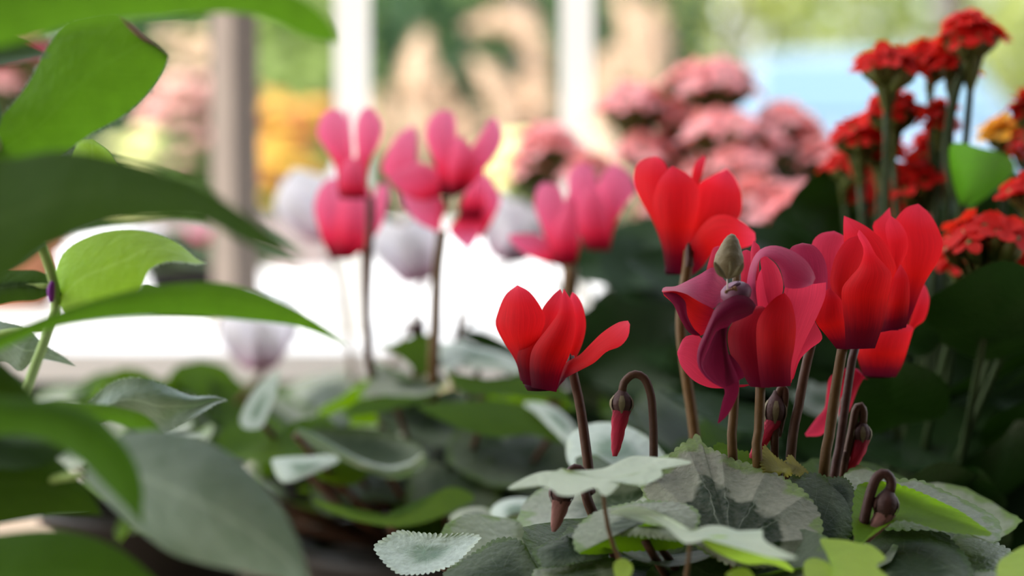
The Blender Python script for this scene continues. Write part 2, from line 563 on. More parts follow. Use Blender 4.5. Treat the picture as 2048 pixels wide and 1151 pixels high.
M['stalk_olive'] = plain('olive brown stalk', (0.115, 0.062, 0.018), 0.5, 0.25, 300, bump=0.3)
M['stalk_dark'] = plain('dark maroon stalk', (0.055, 0.022, 0.016), 0.5, 0.25, 300, bump=0.3)
M['sepal'] = plain('brown sepal', (0.06, 0.028, 0.024), 0.6, 0.35, 500, bump=0.4)
M['sepal_green'] = plain('green sepal', (0.15, 0.125, 0.065), 0.6, 0.3, 400, bump=0.4)
M['pod'] = plain('olive seed pod', (0.16, 0.125, 0.065), 0.6, 0.45, 350, bump=0.6)
M['ovary'] = plain('mauve ovary', (0.17, 0.07, 0.105), 0.45, 0.5, 150, spec=0.2)
M['pollen'] = plain('dry anther', (0.13, 0.06, 0.02), 0.8, 0.4, 900)
M['thread'] = plain('pale thread', (0.6, 0.5, 0.45), 0.5)
M['bud_red'] = petal('bud petal', [(0.0, (0.35, 0.03, 0.06)), (0.4, (0.62, 0.04, 0.09)), (1.0, (0.70, 0.08, 0.13))], None, 0.3, 0.3)
M['bud_pale'] = petal('pale bud petal', [(0.0, (0.30, 0.14, 0.12)), (1.0, (0.50, 0.25, 0.22))], None, 0.25, 0.25)
M['green_stalk'] = plain('pale green stalk', (0.30, 0.42, 0.12), 0.55, 0.15)
M['violet'] = plain('violet node', (0.22, 0.03, 0.28), 0.5)
M['dry_edge'] = plain('dry brown leaf edge', (0.30, 0.20, 0.13), 0.8, 0.4, 300)
M['pot'] = plain('black pot', (0.018, 0.016, 0.015), 0.5)
M['terracotta'] = plain('terracotta', (0.35, 0.15, 0.08), 0.8)
M['soil'] = plain('dark soil', (0.03, 0.02, 0.014), 0.95, 0.5, 300, bump=1.0)
M['crumb'] = plain('pale bark crumb', (0.42, 0.34, 0.28), 0.9, 0.5, 500, bump=1.0)
M['bench_wood'] = plain('pale bench wood', (0.55, 0.42, 0.30), 0.7, 0.15, 12)
M['white_paint'] = plain('white paint', (0.74, 0.73, 0.70), 0.5, 0.03, 20)
M['grey_paint'] = plain('grey paint', (0.42, 0.42, 0.40), 0.6, 0.08, 20)
M['brown_wood'] = plain('brown wood', (0.175, 0.14, 0.115), 0.7, 0.15, 20)
M['plaster'] = plain('dim plaster', (0.10, 0.095, 0.085), 0.9, 0.05, 5)
M['paving'] = plain('beige paving', (0.28, 0.25, 0.22), 0.9, 0.1, 3)
M['grass_green'] = plain('lawn', (0.12, 0.20, 0.04), 0.9, 0.3, 3)
M['plume'] = plain('tan plume', (0.62, 0.45, 0.31), 0.9, 0.15, 60)
M['blade'] = leafmat('grass blade', flat_pat((0.22, 0.26, 0.08), (0.34, 0.36, 0.14), 10), 0.4, 0.6, (0.2, 0.25, 0.08), (0.3, 0.4, 0.1), bump=0)
for nm, c in (('shrub_dark', (0.035, 0.085, 0.03)), ('shrub_mid', (0.10, 0.17, 0.04)), ('shrub_light', (0.24, 0.32, 0.09)), ('shrub_yellow', (0.36, 0.40, 0.12))):
    M[nm] = leafmat(nm.replace('_', ' ') + ' foliage', flat_pat(tuple(x * 0.7 for x in c), tuple(x * 1.3 for x in c), 2.5), 0.35, 0.5, c, tuple(min(1, x * 1.6) for x in c), bump=0)
M['bark'] = plain('bark', (0.14, 0.11, 0.10), 0.9, 0.3, 8)
M['yellow_bloom'] = plain('yellow blossom', (0.62, 0.40, 0.06), 0.7, 0.2, 20)
M['orange_bloom'] = plain('orange blossom', (0.58, 0.24, 0.07), 0.7, 0.2, 20)
M['cream_bloom'] = plain('pale yellow blossom', (0.85, 0.85, 0.38), 0.7, 0.1, 20)
M['pinkish_bloom'] = plain('dusty pink blossom', (0.70, 0.38, 0.34), 0.7, 0.2, 20)
M['car_paint'] = plain('pale blue car paint', (0.20, 0.29, 0.38), 0.18, 0.02, 2, spec=0.5)
M['car_glass'] = plain('car glass', (0.13, 0.22, 0.28), 0.05, 0.02, 2, spec=0.6)
M['tyre'] = plain('tyre', (0.02, 0.02, 0.02), 0.8)
M['rim_metal'] = plain('wheel metal', (0.5, 0.5, 0.5), 0.3, metal=0.8)
M['lamp_red'] = plain('red lamp glass', (0.45, 0.02, 0.02), 0.15)

# ------------------------------------------------------------------ setting
tag(MB().box((-14, -4, -0.1), (14, 30, 0.0)).build('ground', M['paving'], smooth=False), kind='structure')
tag(MB().box((-4.2, -3.0, 2.30), (3.2, 0.58, 2.42)).build('ceiling', M['plaster'], smooth=False), kind='structure')
tag(MB().box((-4.2, -3.1, 0.0), (3.2, -3.0, 2.42)).build('wall_back', M['plaster'], smooth=False), kind='structure')
tag(MB().box((1.7, -3.0, 0.0), (1.8, 0.58, 2.30)).build('bounce_blocker_right', M['plaster'], smooth=False), kind='structure')  # unseen wall, added to block bounce light and darken the right side
BZ = 0.745
TZ = 0.85


def table(name, label, x0, x1, y0, y1, z, mat, legmat, th=0.035):
    t = thing(name, label, 'table', ((x0 + x1) / 2, (y0 + y1) / 2, 0))
    MB().box((x0, y0, z - th), (x1, y1, z)).build('table_top', mat, t, smooth=False)
    for sx in (x0 + 0.06, x1 - 0.06):
        for sy in (y0 + 0.06, y1 - 0.06):
            MB().box((sx - 0.025, sy - 0.025, 0), (sx + 0.025, sy + 0.025, z - th)).build('leg', legmat, t, smooth=False)
    return t


table('plant_bench', 'pale wooden bench under the flower pots', -1.2, 1.2, 0.25, 1.46, BZ, M['bench_wood'], M['bench_wood'])
table('display_table', 'sunlit white display table behind the pink flowers', -1.3, 0.16, 1.50, 3.7, TZ, M['white_paint'], M['white_paint'], 0.02)


def pot(parent, c, r=0.055, top=0.80, mat='pot'):
    x, y = c
    pr = [(0.0, BZ), (r * 0.8, BZ), (r * 0.97, top - 0.012), (r * 1.05, top - 0.012), (r * 1.05, top), (r * 0.96, top), (r * 0.93, top - 0.008)]
    n = 32
    v, f = [], []
    for rr, z in pr:
        for k in range(n):
            a = 2 * PI * k / n
            v.append((x + rr * math.cos(a), y + rr * math.sin(a), z))
    for i in range(len(pr) - 1):
        for k in range(n):
            f.append((i * n + k, i * n + (k + 1) % n, (i + 1) * n + (k + 1) % n, (i + 1) * n + k))
    obj('pot', v, f, M[mat], parent)
    sv, sf = [(x, y, top - 0.006)], []
    rnd = random.Random(int(x * 1000))
    for q in range(1, 6):
        for k in range(24):
            a = 2 * PI * k / 24
            sv.append((x + r * 0.94 * q / 5 * math.cos(a), y + r * 0.94 * q / 5 * math.sin(a), top - 0.010 + (rnd.random() * 0.004 if q < 5 else 0)))
    for k in range(24): sf.append((0, 1 + k, 1 + (k + 1) % 24))
    for q in range(4):
        for k in range(24):
            a = 1 + q * 24 + k; b = 1 + q * 24 + (k + 1) % 24
            sf.append((a, a + 24, b + 24, b))
    obj('soil', sv, sf, M['soil'], parent)
    return Vector((x, y, top - 0.008))


# crops of the photograph that coordinates below were read in: origin x, y and magnification
A5 = (960, 280, 2.213)
A6 = (960, 700, 2.552)
A7 = (1300, 380, 2.214)
B4 = (1300, 440, 2.74)
A8 = (1450, 700, 2.552)
A4 = (400, 540, 1.883)
B3 = (580, 180, 2.13)
B2 = (1450, 0, 2.055)
C2 = (700, 640, 3.596)
PX = (0, 0, 1)

# ------------------------------------------------------------------ flower helpers
def to_px(p, frame):
    return frame[0] + p[0] / frame[2], frame[1] + p[1] / frame[2]


def nose(parent, c, rx, h, d, frame, mat, label=None, name='flower'):
    """the small dark cup a cyclamen's petals grow from; carries the petals"""
    X, Y = to_px(c, frame)
    q = d / FP / frame[2]
    base = P(X, Y, d)
    pts = [base + UP * (h * q * k) for k in (-0.02, 0.0, 0.35, 0.8, 1.0)]
    rad = [rx * q * k for k in (0.55, 0.75, 0.95, 0.8, 0.4)]
    v, f = tube_geo(pts, rad, 20)
    return obj(name, v, f, mat, parent, None, label)


def bud(parent, body, pink, d, frame, label=None, mats=('sepal', 'sepal_green', 'bud_red'), stalk=None, srad=10.5, smat='stalk', tail=None):
    """nodding bud: brown body with sepals, coloured petal tip; stalk in frame pixels"""
    (x0, y0, r0), (x1, y1, r1) = body            # top of the body and its lower end
    a, b = P(*to_px((x0, y0), frame), d), P(*to_px((x1, y1), frame), d)
    q = d / FP / frame[2]
    n = 18
    pts = [a.lerp(b, i / (n - 1)) for i in range(n)]
    rad = []
    for i in range(n):
        t = i / (n - 1)
        rad.append(q * r1 * interp((0.22, 0.36, 0.60, 0.84, 0.98, 1.0, 0.92, 0.78, 0.58), n)[i])
    v, f = tube_geo(pts, rad, 16)
    o = obj('bud', v, f, M[mats[0]], parent, None, label)
    # sepals: five narrow shields lying on the body
    ax = (b - a).normalized()
    s1 = ax.cross(FWD).normalized()
    s2 = ax.cross(s1).normalized()
    for k in range(5):
        an = 2 * PI * k / 5 + 0.35
        dirv = s1 * math.cos(an) + s2 * math.sin(an)
        tang = ax.cross(dirv)
        vv, ff, m, nn = [], [], 5, 9
        for i in range(nn):
            t = i / (nn - 1)
            wd = 0.27 * math.sin(PI * (0.22 + 0.77 * t)) ** 0.9
            rr = rad[min(n - 1, int((0.30 + 0.70 * t) * (n - 1)))] * 1.07 + q * 1.2
            c = a.lerp(b, 0.30 + 0.76 * t)
            for j in range(m):
                s = (j / (m - 1) - 0.5) * 2 * wd
                vv.append(c + (dirv * math.cos(s) + tang * math.sin(s)) * rr)
        for i in range(nn - 1):
            for j in range(m - 1):
                ff.append((i * m + j, i * m + j + 1, (i + 1) * m + j + 1, (i + 1) * m + j))
        obj('sepal', vv, ff, M[mats[1]], o)
    if pink:
        pts = along([b.lerp(a, 0.12)] + [P(*to_px(p[:2], frame), d) for p in pink], 14)
        rr = interp([r1 * 0.80] + [p[2] for p in pink], 14)
        vv, ff, uv = [], [], []
        n = 14
        for i, p in enumerate(pts):
            for k in range(n):
                an = 2 * PI * k / n + i * 0.12
                fl = 1 + 0.12 * math.cos(5 * an)
                vv.append(p + (s1 * math.cos(an) + s2 * math.sin(an)) * q * rr[i] * fl)
                uv.append((i / 13, k / n))
        for i in range(13):
            for k in range(n):
                ff.append((i * n + k, i * n + (k + 1) % n, (i + 1) * n + (k + 1) % n, (i + 1) * n + k))
        ff.append(tuple(13 * n + k for k in range(n)))
        obj('petal_tip', vv, ff, M[mats[2]], o, uv)
    if stalk:
        ptube('flower_stalk', stalk, d, (srad * 0.88, srad * 1.1), M[smat], o, frame, 90, tail)
    return o


# ------------------------------------------------------------------ the red cyclamen in focus
base = P(1560, 1130, 0.77)
rc = thing('red_cyclamen', 'potted cyclamen with scarlet flowers, one of them wilting and crimson, on brown stalks', 'cyclamen', (base.x, base.y, BZ))
crown = pot(rc, (base.x, base.y), 0.062, 0.80)


def tl(dx=0.0, dy=0.0):
    return crown + Vector((dx, dy, 0.004))


RP = M['red_petal']
# flower standing alone with one petal swept sideways
f = nose(rc, (262, 1108), 70, 60, 0.762, A5, RP, 'scarlet flower with one petal swept sideways')
sheet('petal', [(178, 1062), (160, 985), (110, 900), (70, 822), (78, 765), (112, 685), (165, 641)], [(228, 1092), (236, 1000), (262, 880), (289, 800), (270, 740), (220, 672), (165, 641)], 0.760, 0.764, RP, f, A5, 0.25, lean=-0.004)
sheet('petal', [(190, 1078), (164, 960), (200, 880), (280, 800), (275, 750), (318, 690), (354, 659)], [(270, 1098), (300, 950), (330, 850), (350, 790), (362, 740), (366, 690), (356, 659)], 0.756, 0.768, RP, f, A5, 0.25)
sheet('petal', [(330, 1110), (345, 1020), (372, 930), (395, 840), (400, 760), (395, 710), (408, 672)], [(375, 1062), (425, 965), (456, 890), (469, 815), (455, 735), (432, 690), (410, 672)], 0.772, 0.775, RP, f, A5, -0.25)
sheet('petal', [(228, 1094), (219, 1000), (234, 920), (300, 830), (342, 770), (355, 715), (371, 656)], [(338, 1114), (365, 1020), (402, 935), (425, 830), (418, 765), (405, 712), (371, 656)], 0.748, 0.753, RP, f, A5, 0.30)
sheet('petal', [(318, 1112), (338, 1050), (380, 985), (440, 950), (488, 902), (545, 848), (612, 806), (655, 798)], [(346, 1098), (366, 1062), (432, 1024), (505, 985), (560, 936), (620, 912), (656, 868), (664, 815)], 0.752, 0.735, RP, f, A5, 0.22, lean=-0.008)
sheet('calyx', [(388, 1000), (390, 965), (400, 940)], [(412, 1000), (409, 965), (400, 940)], 0.752, 0.752, M['stalk_dark'], f, A5, 0.5)
ptube('flower_stalk', [(1139, 712), (1147, 750), (1160, 810), (1170, 880), (1180, 960), (1187, 1030)], 0.757, (9.5, 13), M['stalk'], f, PX, 30, tl(-0.03, 0.0))

# flower behind the wilting one, slightly soft
f = nose(rc, (855, 595), 42, 50, 0.832, A5, RP, 'scarlet flower standing behind the wilting one')
sheet('petal', [(822, 570), (802, 460), (760, 350), (705, 255), (679, 170), (695, 105), (738, 78), (772, 72)], [(880, 560), (860, 440), (840, 320), (830, 220), (836, 150), (822, 105), (800, 80), (772, 72)], 0.836, 0.842, RP, f, A5, 0.22, lean=-0.006)
sheet('petal', [(936, 450), (938, 330), (935, 200), (938, 150), (953, 100), (990, 65)], [(960, 450), (965, 330), (968, 200), (984, 150), (1000, 82), (990, 65)], 0.848, 0.856, RP, f, A5, -0.2)
sheet('petal', [(905, 585), (930, 450), (948, 300), (965, 200), (1020, 160), (1092, 125)], [(935, 590), (1000, 470), (1080, 390), (1148, 345), (1160, 258), (1132, 172), (1092, 125)], 0.842, 0.850, RP, f, A5, -0.22)
sheet('petal', [(826, 582), (812, 480), (782, 360), (764, 280), (786, 190), (822, 140), (850, 112)], [(905, 598), (932, 440), (956, 350), (972, 270), (962, 200), (915, 148), (850, 112)], 0.822, 0.824, RP, f, A5, 0.28)
sheet('petal', [(915, 590), (930, 470), (968, 395), (1030, 337), (1100, 332), (1170, 368), (1218, 410)], [(938, 600), (985, 560), (1030, 500), (1090, 480), (1160, 478), (1210, 460), (1220, 436)], 0.826, 0.800, RP, f, A5, 0.2)
sheet('calyx', [(908, 560), (910, 480), (925, 448)], [(946, 560), (944, 500), (925, 448)], 0.818, 0.818, M['stalk_dark'], f, A5, 0.5)
ptube('flower_stalk', [(1378, 500), (1374, 540), (1365, 600), (1362, 660), (1371, 740), (1383, 820), (1393, 900), (1400, 960)], 0.82, (11, 12), M['stalk_olive'], f, PX, 34, tl(-0.01, 0.02))

# the wilting crimson flower with curled petals
f = nose(rc, (655, 905), 110, 60, 0.742, B4, M['cup_petal'], 'wilting crimson flower with curled plum petals')
CP, PL, HD, RO = M['cup_petal'], M['plum_petal'], M['hood_petal'], M['rose_petal']
sheet('petal', [(300, 330), (312, 262), (330, 195), (348, 152), (378, 140)], [(400, 330), (398, 270), (396, 210), (392, 165), (378, 140)], 0.762, 0.766, RO, f, B4, 0.2)
sheet('petal', [(470, 420), (492, 300), (496, 220), (505, 172), (530, 162)], [(600, 420), (580, 300), (565, 220), (555, 175), (530, 162)], 0.760, 0.764, RO, f, B4, 0.2)
sheet('petal', [(560, 330), (552, 250), (553, 160), (568, 111)], [(604, 330), (598, 250), (604, 155), (568, 111)], 0.754, 0.757, RO, f, B4, 0.25)
sheet('petal', [(700, 560), (735, 400), (742, 270), (768, 155), (835, 124)], [(900, 560), (962, 420), (973, 290), (950, 200), (900, 140), (835, 124)], 0.752, 0.757, HD, f, B4, 0.2)
sheet('petal', [(560, 640), (570, 500), (580, 380), (590, 310), (612, 262)], [(700, 640), (690, 500), (660, 420), (640, 350), (612, 262)], 0.752, 0.748, RO, f, B4, -0.2)
sheet('petal', [(690, 905), (692, 700), (712, 500), (738, 370)], [(775, 890), (805, 770), (860, 640), (908, 545), (958, 425), (966, 340)], 0.742, 0.740, RO, f, B4, 0.22, lean=0.006)
sheet('petal', [(766, 880), (786, 745), (842, 630), (902, 552)], [(786, 868), (822, 765), (880, 703), (934, 664), (942, 628), (902, 552)], 0.752, 0.746, RO, f, B4, 0.15)
sheet('petal', [(560, 900), (410, 880), (305, 690), (268, 632), (190, 640), (150, 720)], [(520, 912), (385, 921), (310, 912), (232, 872), (172, 802), (150, 735)], 0.750, 0.752, RO, f, B4, 0.2)
sheet('petal', [(548, 912), (498, 825), (445, 745), (425, 650), (440, 580), (500, 508), (575, 475)], [(655, 918), (650, 760), (632, 640), (640, 540), (640, 490), (612, 470), (575, 475)], 0.732, 0.738, M['shaded_wilt_petal'], f, B4, 0.22)
sheet('petal', [(608, 918), (592, 800), (582, 640), (592, 545), (640, 470), (692, 420), (737, 398)], [(772, 908), (772, 800), (792, 690), (800, 580), (785, 480), (765, 430), (737, 398)], 0.730, 0.732, CP, f, B4, 0.24)
# hood: folded over, the outer fold comes forward
sheet('petal', [(535, 470), (530, 350), (552, 240), (598, 165), (680, 138), (782, 168), (862, 228), (906, 310), (895, 345)],
      [(590, 470), (578, 350), (588, 260), (610, 204), (648, 202), (700, 245), (726, 310), (742, 368), (830, 372), (888, 352)], 0.734, 0.722, HD, f, B4, 0.28, lean=-0.006)
sheet('petal', [(655, 485), (632, 400), (614, 290), (604, 215), (618, 197)], [(692, 456), (728, 390), (722, 310), (690, 242), (640, 198)], 0.734, 0.730, M['rose_petal'], f, B4, 0.35)
# left pair: top face and hanging front face of one folded petal
sheet('petal', [(430, 350), (400, 318), (350, 258), (270, 298), (200, 334), (140, 361), (78, 366), (64, 388)], [(400, 470), (385, 450), (340, 487), (280, 456), (232, 426), (195, 404), (130, 388), (70, 396)], 0.744, 0.734, HD, f, B4, 0.10, lean=-0.012)
sheet('petal', [(390, 520), (342, 484), (280, 452), (232, 424), (195, 402), (130, 386), (68, 390)], [(350, 620), (316, 612), (272, 634), (215, 616), (168, 545), (128, 462), (76, 412)], 0.740, 0.733, CP, f, B4, 0.12, lean=0.008)
sheet('petal', [(272, 634), (215, 616), (168, 545), (128, 462), (66, 392)], [(276, 628), (238, 590), (205, 520), (190, 440), (120, 384)], 0.7325, 0.7315, PL, f, B4, 0.3)
# twisted hanging petal: dark outer rim and inner face
sheet('petal', [(372, 600), (328, 672), (300, 740), (288, 805), (330, 882), (408, 925), (394, 1000), (371, 1110)], [(404, 580), (418, 640), (432, 740), (470, 830), (488, 890), (480, 960), (430, 1060), (377, 1112)], 0.722, 0.724, PL, f, B4, 0.12)
sheet('petal', [(582, 470), (548, 425), (484, 408), (420, 432), (364, 472), (330, 540), (300, 612), (270, 680), (257, 742), (270, 815), (330, 882), (414, 926)],
      [(560, 512), (510, 538), (450, 562), (428, 584), (372, 602), (345, 645), (322, 700), (300, 750), (290, 800), (316, 850), (364, 892), (414, 926)], 0.722, 0.716, PL, f, B4, 0.35)
sheet('petal', [(380, 590), (388, 640), (400, 740), (410, 830), (412, 915)], [(432, 580), (420, 640), (432, 740), (470, 830), (488, 885)], 0.7215, 0.7215, PL, f, B4, -0.2)
sheet('petal', [(430, 735), (425, 800), (445, 850), (470, 885)], [(440, 735), (480, 780), (510, 830), (516, 862)], 0.728, 0.728, PL, f, B4, 0.2)
# ovary with its opening, style thread
q = 0.728 / FP / 2.74
oc = P(*to_px((472, 400), B4), 0.728)
axis = (UP * 0.9 + Vector((-0.25, 0, 0)) - FWD * 0.35).normalized()
pts = [oc + axis * (t * q) for t in (-62, -50, -30, 0, 25, 42, 52, 55, 49, 30, 18)]
v, ff = tube_geo(pts, [x * q for x in (20, 52, 76, 88, 82, 64, 48, 38, 32, 28, 3)], 24)
ov = obj('ovary', v, ff, M['ovary'], f, None, 'open mauve ovary')
ptube('flower_stalk', [(1473, 545), (1473, 600), (1470, 760), (1467, 830), (1466, 925)], 0.748, (9, 12), M['stalk_olive'], f, PX, 24, tl(-0.01, 0.0))
ptube('flower_stalk', [(1521, 765), (1520, 800), (1518, 860), (1516, 940)], 0.742, (10.5, 11), M['stalk_olive'], f, PX, 24, tl(0.0, 0.0))
# seed pod held over it by the thread
pts = [P(*to_px((x, y), B4), 0.724) for x, y in ((446, 74), (447, 84), (446, 112), (442, 150), (436, 200), (430, 245), (426, 285), (424, 312), (423, 322))]
v, ff = tube_geo(along(pts, 33), [r * q for r in interp((4, 22, 42, 58, 78, 82, 66, 36, 6), 33)], 28)
pod = obj('seed_pod', v, ff, M['pod'], f, None, 'olive brown seed pod with pale thread')
for L_, R_ in (([(352, 225), (348, 250), (372, 300), (420, 322)], [(366, 235), (392, 262), (410, 295), (424, 322)]),
               ([(432, 225), (432, 262), (428, 296), (424, 322)], [(456, 222), (462, 262), (448, 300), (426, 322)]),
               ([(494, 250), (474, 262), (452, 298), (428, 322)], [(514, 228), (514, 262), (488, 300), (430, 322)])):
    sheet('sepal', L_, R_, 0.7105, 0.7125, M['sepal_green'], pod, B4, 0.25, 16, 7)
v, ff = tube_geo([P(*to_px((423, 318), B4), 0.722), P(*to_px((424, 350), B4), 0.7215), P(*to_px((423, 396), B4), 0.7205)], 4 * q, 8)
obj('thread', v, ff, M['thread'], pod)
mb = MB()
for x, y, r in ((418, 392, 10), (430, 384, 7), (452, 376, 9), (466, 372, 12), (472, 380, 8), (440, 380, 6)):
    c = P(*to_px((x, y), B4), 0.7135)
    mb.tube([c - UP * r * q, c - UP * r * q * 0.4, c + UP * r * q * 0.4, c + UP * r * q], [r * q * 0.5, r * q, r * q * 0.9, r * q * 0.3], 8)
mb.build('anther', M['pollen'], ov)

# pair of flowers to the right, back one first
f = nose(rc, (1075, 615), 52, 40, 0.776, A7, RP, 'scarlet flower with a tall broad petal, half behind its neighbour')
sheet('petal', [(1080, 610), (1110, 480), (1120, 380), (1095, 250), (1080, 150), (1130, 80), (1188, 60)], [(1130, 605), (1160, 550), (1212, 420), (1272, 320), (1298, 250), (1285, 190), (1242, 108), (1188, 60)], 0.780, 0.786, RP, f, A7, 0.18)
sheet('petal', [(1055, 620), (1060, 480), (1045, 300), (985, 165), (1025, 115), (1062, 75)], [(1100, 620), (1105, 480), (1095, 340), (1085, 200), (1068, 120), (1062, 75)], 0.784, 0.790, RP, f, A7, 0.18)
sheet('petal', [(1040, 620), (1055, 480), (1068, 370), (1056, 260), (1042, 160), (1066, 113)], [(1100, 620), (1100, 450), (1110, 340), (1140, 270), (1140, 205), (1108, 146), (1066, 113)], 0.770, 0.774, RP, f, A7, 0.22)
sheet('petal', [(1015, 630), (1035, 570), (1052, 490), (1072, 400), (1108, 328)], [(1134, 608), (1142, 560), (1150, 480), (1146, 395), (1125, 350), (1108, 328)], 0.764, 0.768, RP, f, A7, 0.22)
ptube('flower_stalk', [(1712, 690), (1704, 720), (1692, 800), (1678, 900), (1667, 965)], 0.772, (9, 11), M['stalk_dark'], f, PX, 26, tl(0.012, 0.012))

f = nose(rc, (905, 700), 78, 50, 0.757, A7, RP, 'scarlet flower with upright overlapping petals at the front of the right pair')
sheet('petal', [(760, 560), (745, 440), (720, 300), (718, 232), (755, 192), (815, 180)], [(860, 560), (850, 440), (845, 330), (862, 240), (862, 205), (815, 180)], 0.768, 0.772, M['rose_petal'], f, A7, 0.2)
sheet('petal', [(870, 640), (880, 480), (868, 330), (858, 220), (856, 150), (859, 113)], [(1000, 640), (1060, 430), (1092, 355), (1070, 285), (1035, 225), (975, 172), (918, 138), (859, 113)], 0.768, 0.770, RP, f, A7, 0.2)
sheet('petal', [(852, 690), (830, 560), (800, 420), (800, 370), (822, 290), (868, 222), (922, 200)], [(900, 690), (910, 560), (915, 440), (935, 340), (950, 260), (922, 200)], 0.757, 0.762, CP, f, A7, 0.22)
sheet('petal', [(826, 702), (785, 650), (733, 580), (742, 520), (775, 450), (795, 435)], [(880, 705), (882, 620), (870, 540), (850, 490), (825, 460), (795, 435)], 0.752, 0.750, RP, f, A7, 0.22)
sheet('petal', [(866, 704), (862, 600), (848, 450), (880, 392), (930, 332), (945, 260), (918, 200), (926, 174)], [(996, 700), (1030, 600), (1052, 490), (1072, 382), (1045, 335), (1000, 285), (965, 220), (926, 174)], 0.744, 0.748, RP, f, A7, 0.24)
ptube('flower_stalk', [(1686, 690), (1679, 730), (1668, 800), (1657, 880), (1647, 955)], 0.755, (11, 12.5), M['stalk_olive'], f, PX, 26, tl(0.01, 0.0))

f = nose(rc, (1015, 830), 68, 50, 0.805, A7, RP, 'scarlet flower hanging lowest, below and behind the right pair')
sheet('petal', [(1060, 820), (1080, 740), (1120, 660), (1150, 580), (1180, 490), (1205, 425), (1215, 416)], [(1090, 826), (1124, 760), (1163, 622), (1215, 575), (1238, 495), (1230, 445), (1215, 416)], 0.806, 0.812, RP, f, A7, 0.2)
sheet('petal', [(944, 822), (925, 765), (912, 700), (930, 640), (1000, 600)], [(1088, 828), (1122, 760), (1160, 640), (1165, 608), (1130, 590)], 0.798, 0.800, RP, f, A7, 0.24)
sheet('petal', [(958, 838), (935, 808), (915, 790), (880, 786), (848, 792)], [(975, 838), (945, 835), (912, 832), (886, 850), (862, 870)], 0.803, 0.803, M['hood_petal'], f, A7, 0.2)
sheet('petal', [(848, 792), (795, 830), (782, 900), (772, 965), (735, 1010), (686, 1078)], [(925, 800), (880, 850), (840, 930), (810, 1000), (765, 1080), (692, 1090)], 0.803, 0.798, RO, f, A7, 0.25)
sheet('petal', [(905, 790), (870, 840), (850, 920), (835, 990), (852, 1032)], [(950, 826), (920, 880), (898, 940), (880, 985), (856, 1032)], 0.800, 0.798, RO, f, A7, 0.25)
ptube('flower_stalk', [(1630, 660), (1622, 690), (1608, 750), (1594, 830), (1581, 920)], 0.760, (10, 11.5), M['stalk'], f, PX, 26, tl(0.0, 0.01))

# nodding buds
bud(rc, ((725, 190, 40), (722, 320, 58)), [(712, 350, 42), (702, 420, 34), (694, 490, 26), (687, 540, 12)], 0.735, A6, 'nodding bud with a rose tip on a hooked stalk',
    stalk=[(727, 215), (735, 165), (785, 122), (840, 145), (872, 230), (882, 330), (886, 440), (886, 560), (884, 720)], srad=9.5, smat='stalk', tail=tl(-0.02, 0))
bud(rc, ((425, 640, 30), (412, 780, 62)), [(400, 830, 38), (385, 890, 26), (375, 925, 10)], 0.72, A6, 'nodding bud with a pale dusky tip under the ivy leaf', mats=('sepal', 'stalk_dark', 'bud_pale'),
    stalk=[(428, 690), (440, 640), (470, 605), (500, 598), (540, 640), (570, 720), (580, 830)], srad=9, smat='stalk_dark', tail=tl(-0.03, 0))
bud(rc, ((262, 205, 40), (250, 375, 58)), [(232, 400, 46), (185, 470, 34), (150, 530, 26), (128, 575, 14)], 0.760, A8, 'nodding bud with a pink tip just below the wilting flower',
    stalk=[(270, 240), (278, 205), (300, 185), (306, 240), (292, 330), (270, 430), (252, 530)], srad=9, smat='stalk', tail=tl(0.0, 0.01))
bud(rc, ((700, 350, 34), (698, 470, 48)), [(680, 520, 36), (655, 580, 26), (622, 638, 14)], 0.775, A8, 'nodding bud with a rose tip beside the rightmost stalks',
    stalk=[(704, 375), (706, 310), (690, 282), (668, 305), (650, 400), (625, 520), (598, 650)], srad=9.5, smat='stalk', tail=tl(0.012, 0.01))
bud(rc, ((838, 690, 40), (812, 850, 64)), [(790, 880, 48), (750, 930, 34), (722, 975, 16)], 0.712, A8, 'nodding bud with a pale pink tip on a stout hooked stalk among the leaves', mats=('sepal', 'stalk_dark', 'bud_pale'),
    stalk=[(842, 720), (848, 665), (815, 628), (775, 650), (745, 720), (720, 820), (695, 940), (680, 1020)], srad=12, smat='stalk_dark', tail=tl(0.02, -0.03))

# leaves; tilt = distance gained per pixel
T = -0.00020
disc_leaf('leaf', (1800, 1010), [(1690, 960), (1705, 935), (1720, 930), (1748, 940), (1790, 955), (1842, 960), (1892, 982), (1952, 1010), (1994, 1037), (2002, 1064), (1990, 1084), (1940, 1072), (1860, 1060), (1740, 1050)], 0.742, M['silver_leaf'], rc, PX, (0, -0.0004), 0.004, 40, 2.5, label='pale silvery leaf')
disc_leaf('leaf', (1800, 1000), [(1712, 976), (1748, 963), (1790, 966), (1842, 984), (1885, 1004), (1922, 1022), (1955, 1045), (1984, 1068), (1955, 1070), (1880, 1060), (1800, 1040), (1745, 1070), (1716, 1090), (1705, 1050)], 0.722, M['lime_leaf'], rc, PX, (0.0, -0.0003), -0.006, 44, 2.0, label='lime green leaf underside')
disc_leaf('leaf', (1950, 1140), [(1905, 1075), (1930, 1065), (1978, 1078), (2026, 1104), (2048, 1150), (2000, 1190), (1900, 1180), (1890, 1110)], 0.715, M['silver_leaf'], rc, PX, (0, -0.0004), 0.006, 36, 2.5)
disc_leaf('leaf', (1830, 1140), [(1732, 1090), (1765, 1052), (1802, 1034), (1846, 1036), (1888, 1062), (1914, 1090), (1936, 1116), (1945, 1160), (1900, 1200), (1780, 1190), (1735, 1130)], 0.700, M['deep_leaf'], rc, PX, (0, -0.0004), 0.006, 44, 2.2)
disc_leaf('leaf', (1978, 1165), [(1925, 1150), (1955, 1140), (1985, 1140), (2010, 1146), (2035, 1165), (1990, 1190), (1935, 1180)], 0.695, M['silver_leaf'], rc, PX, (0, -0.0004), 0.002, 30, 2)
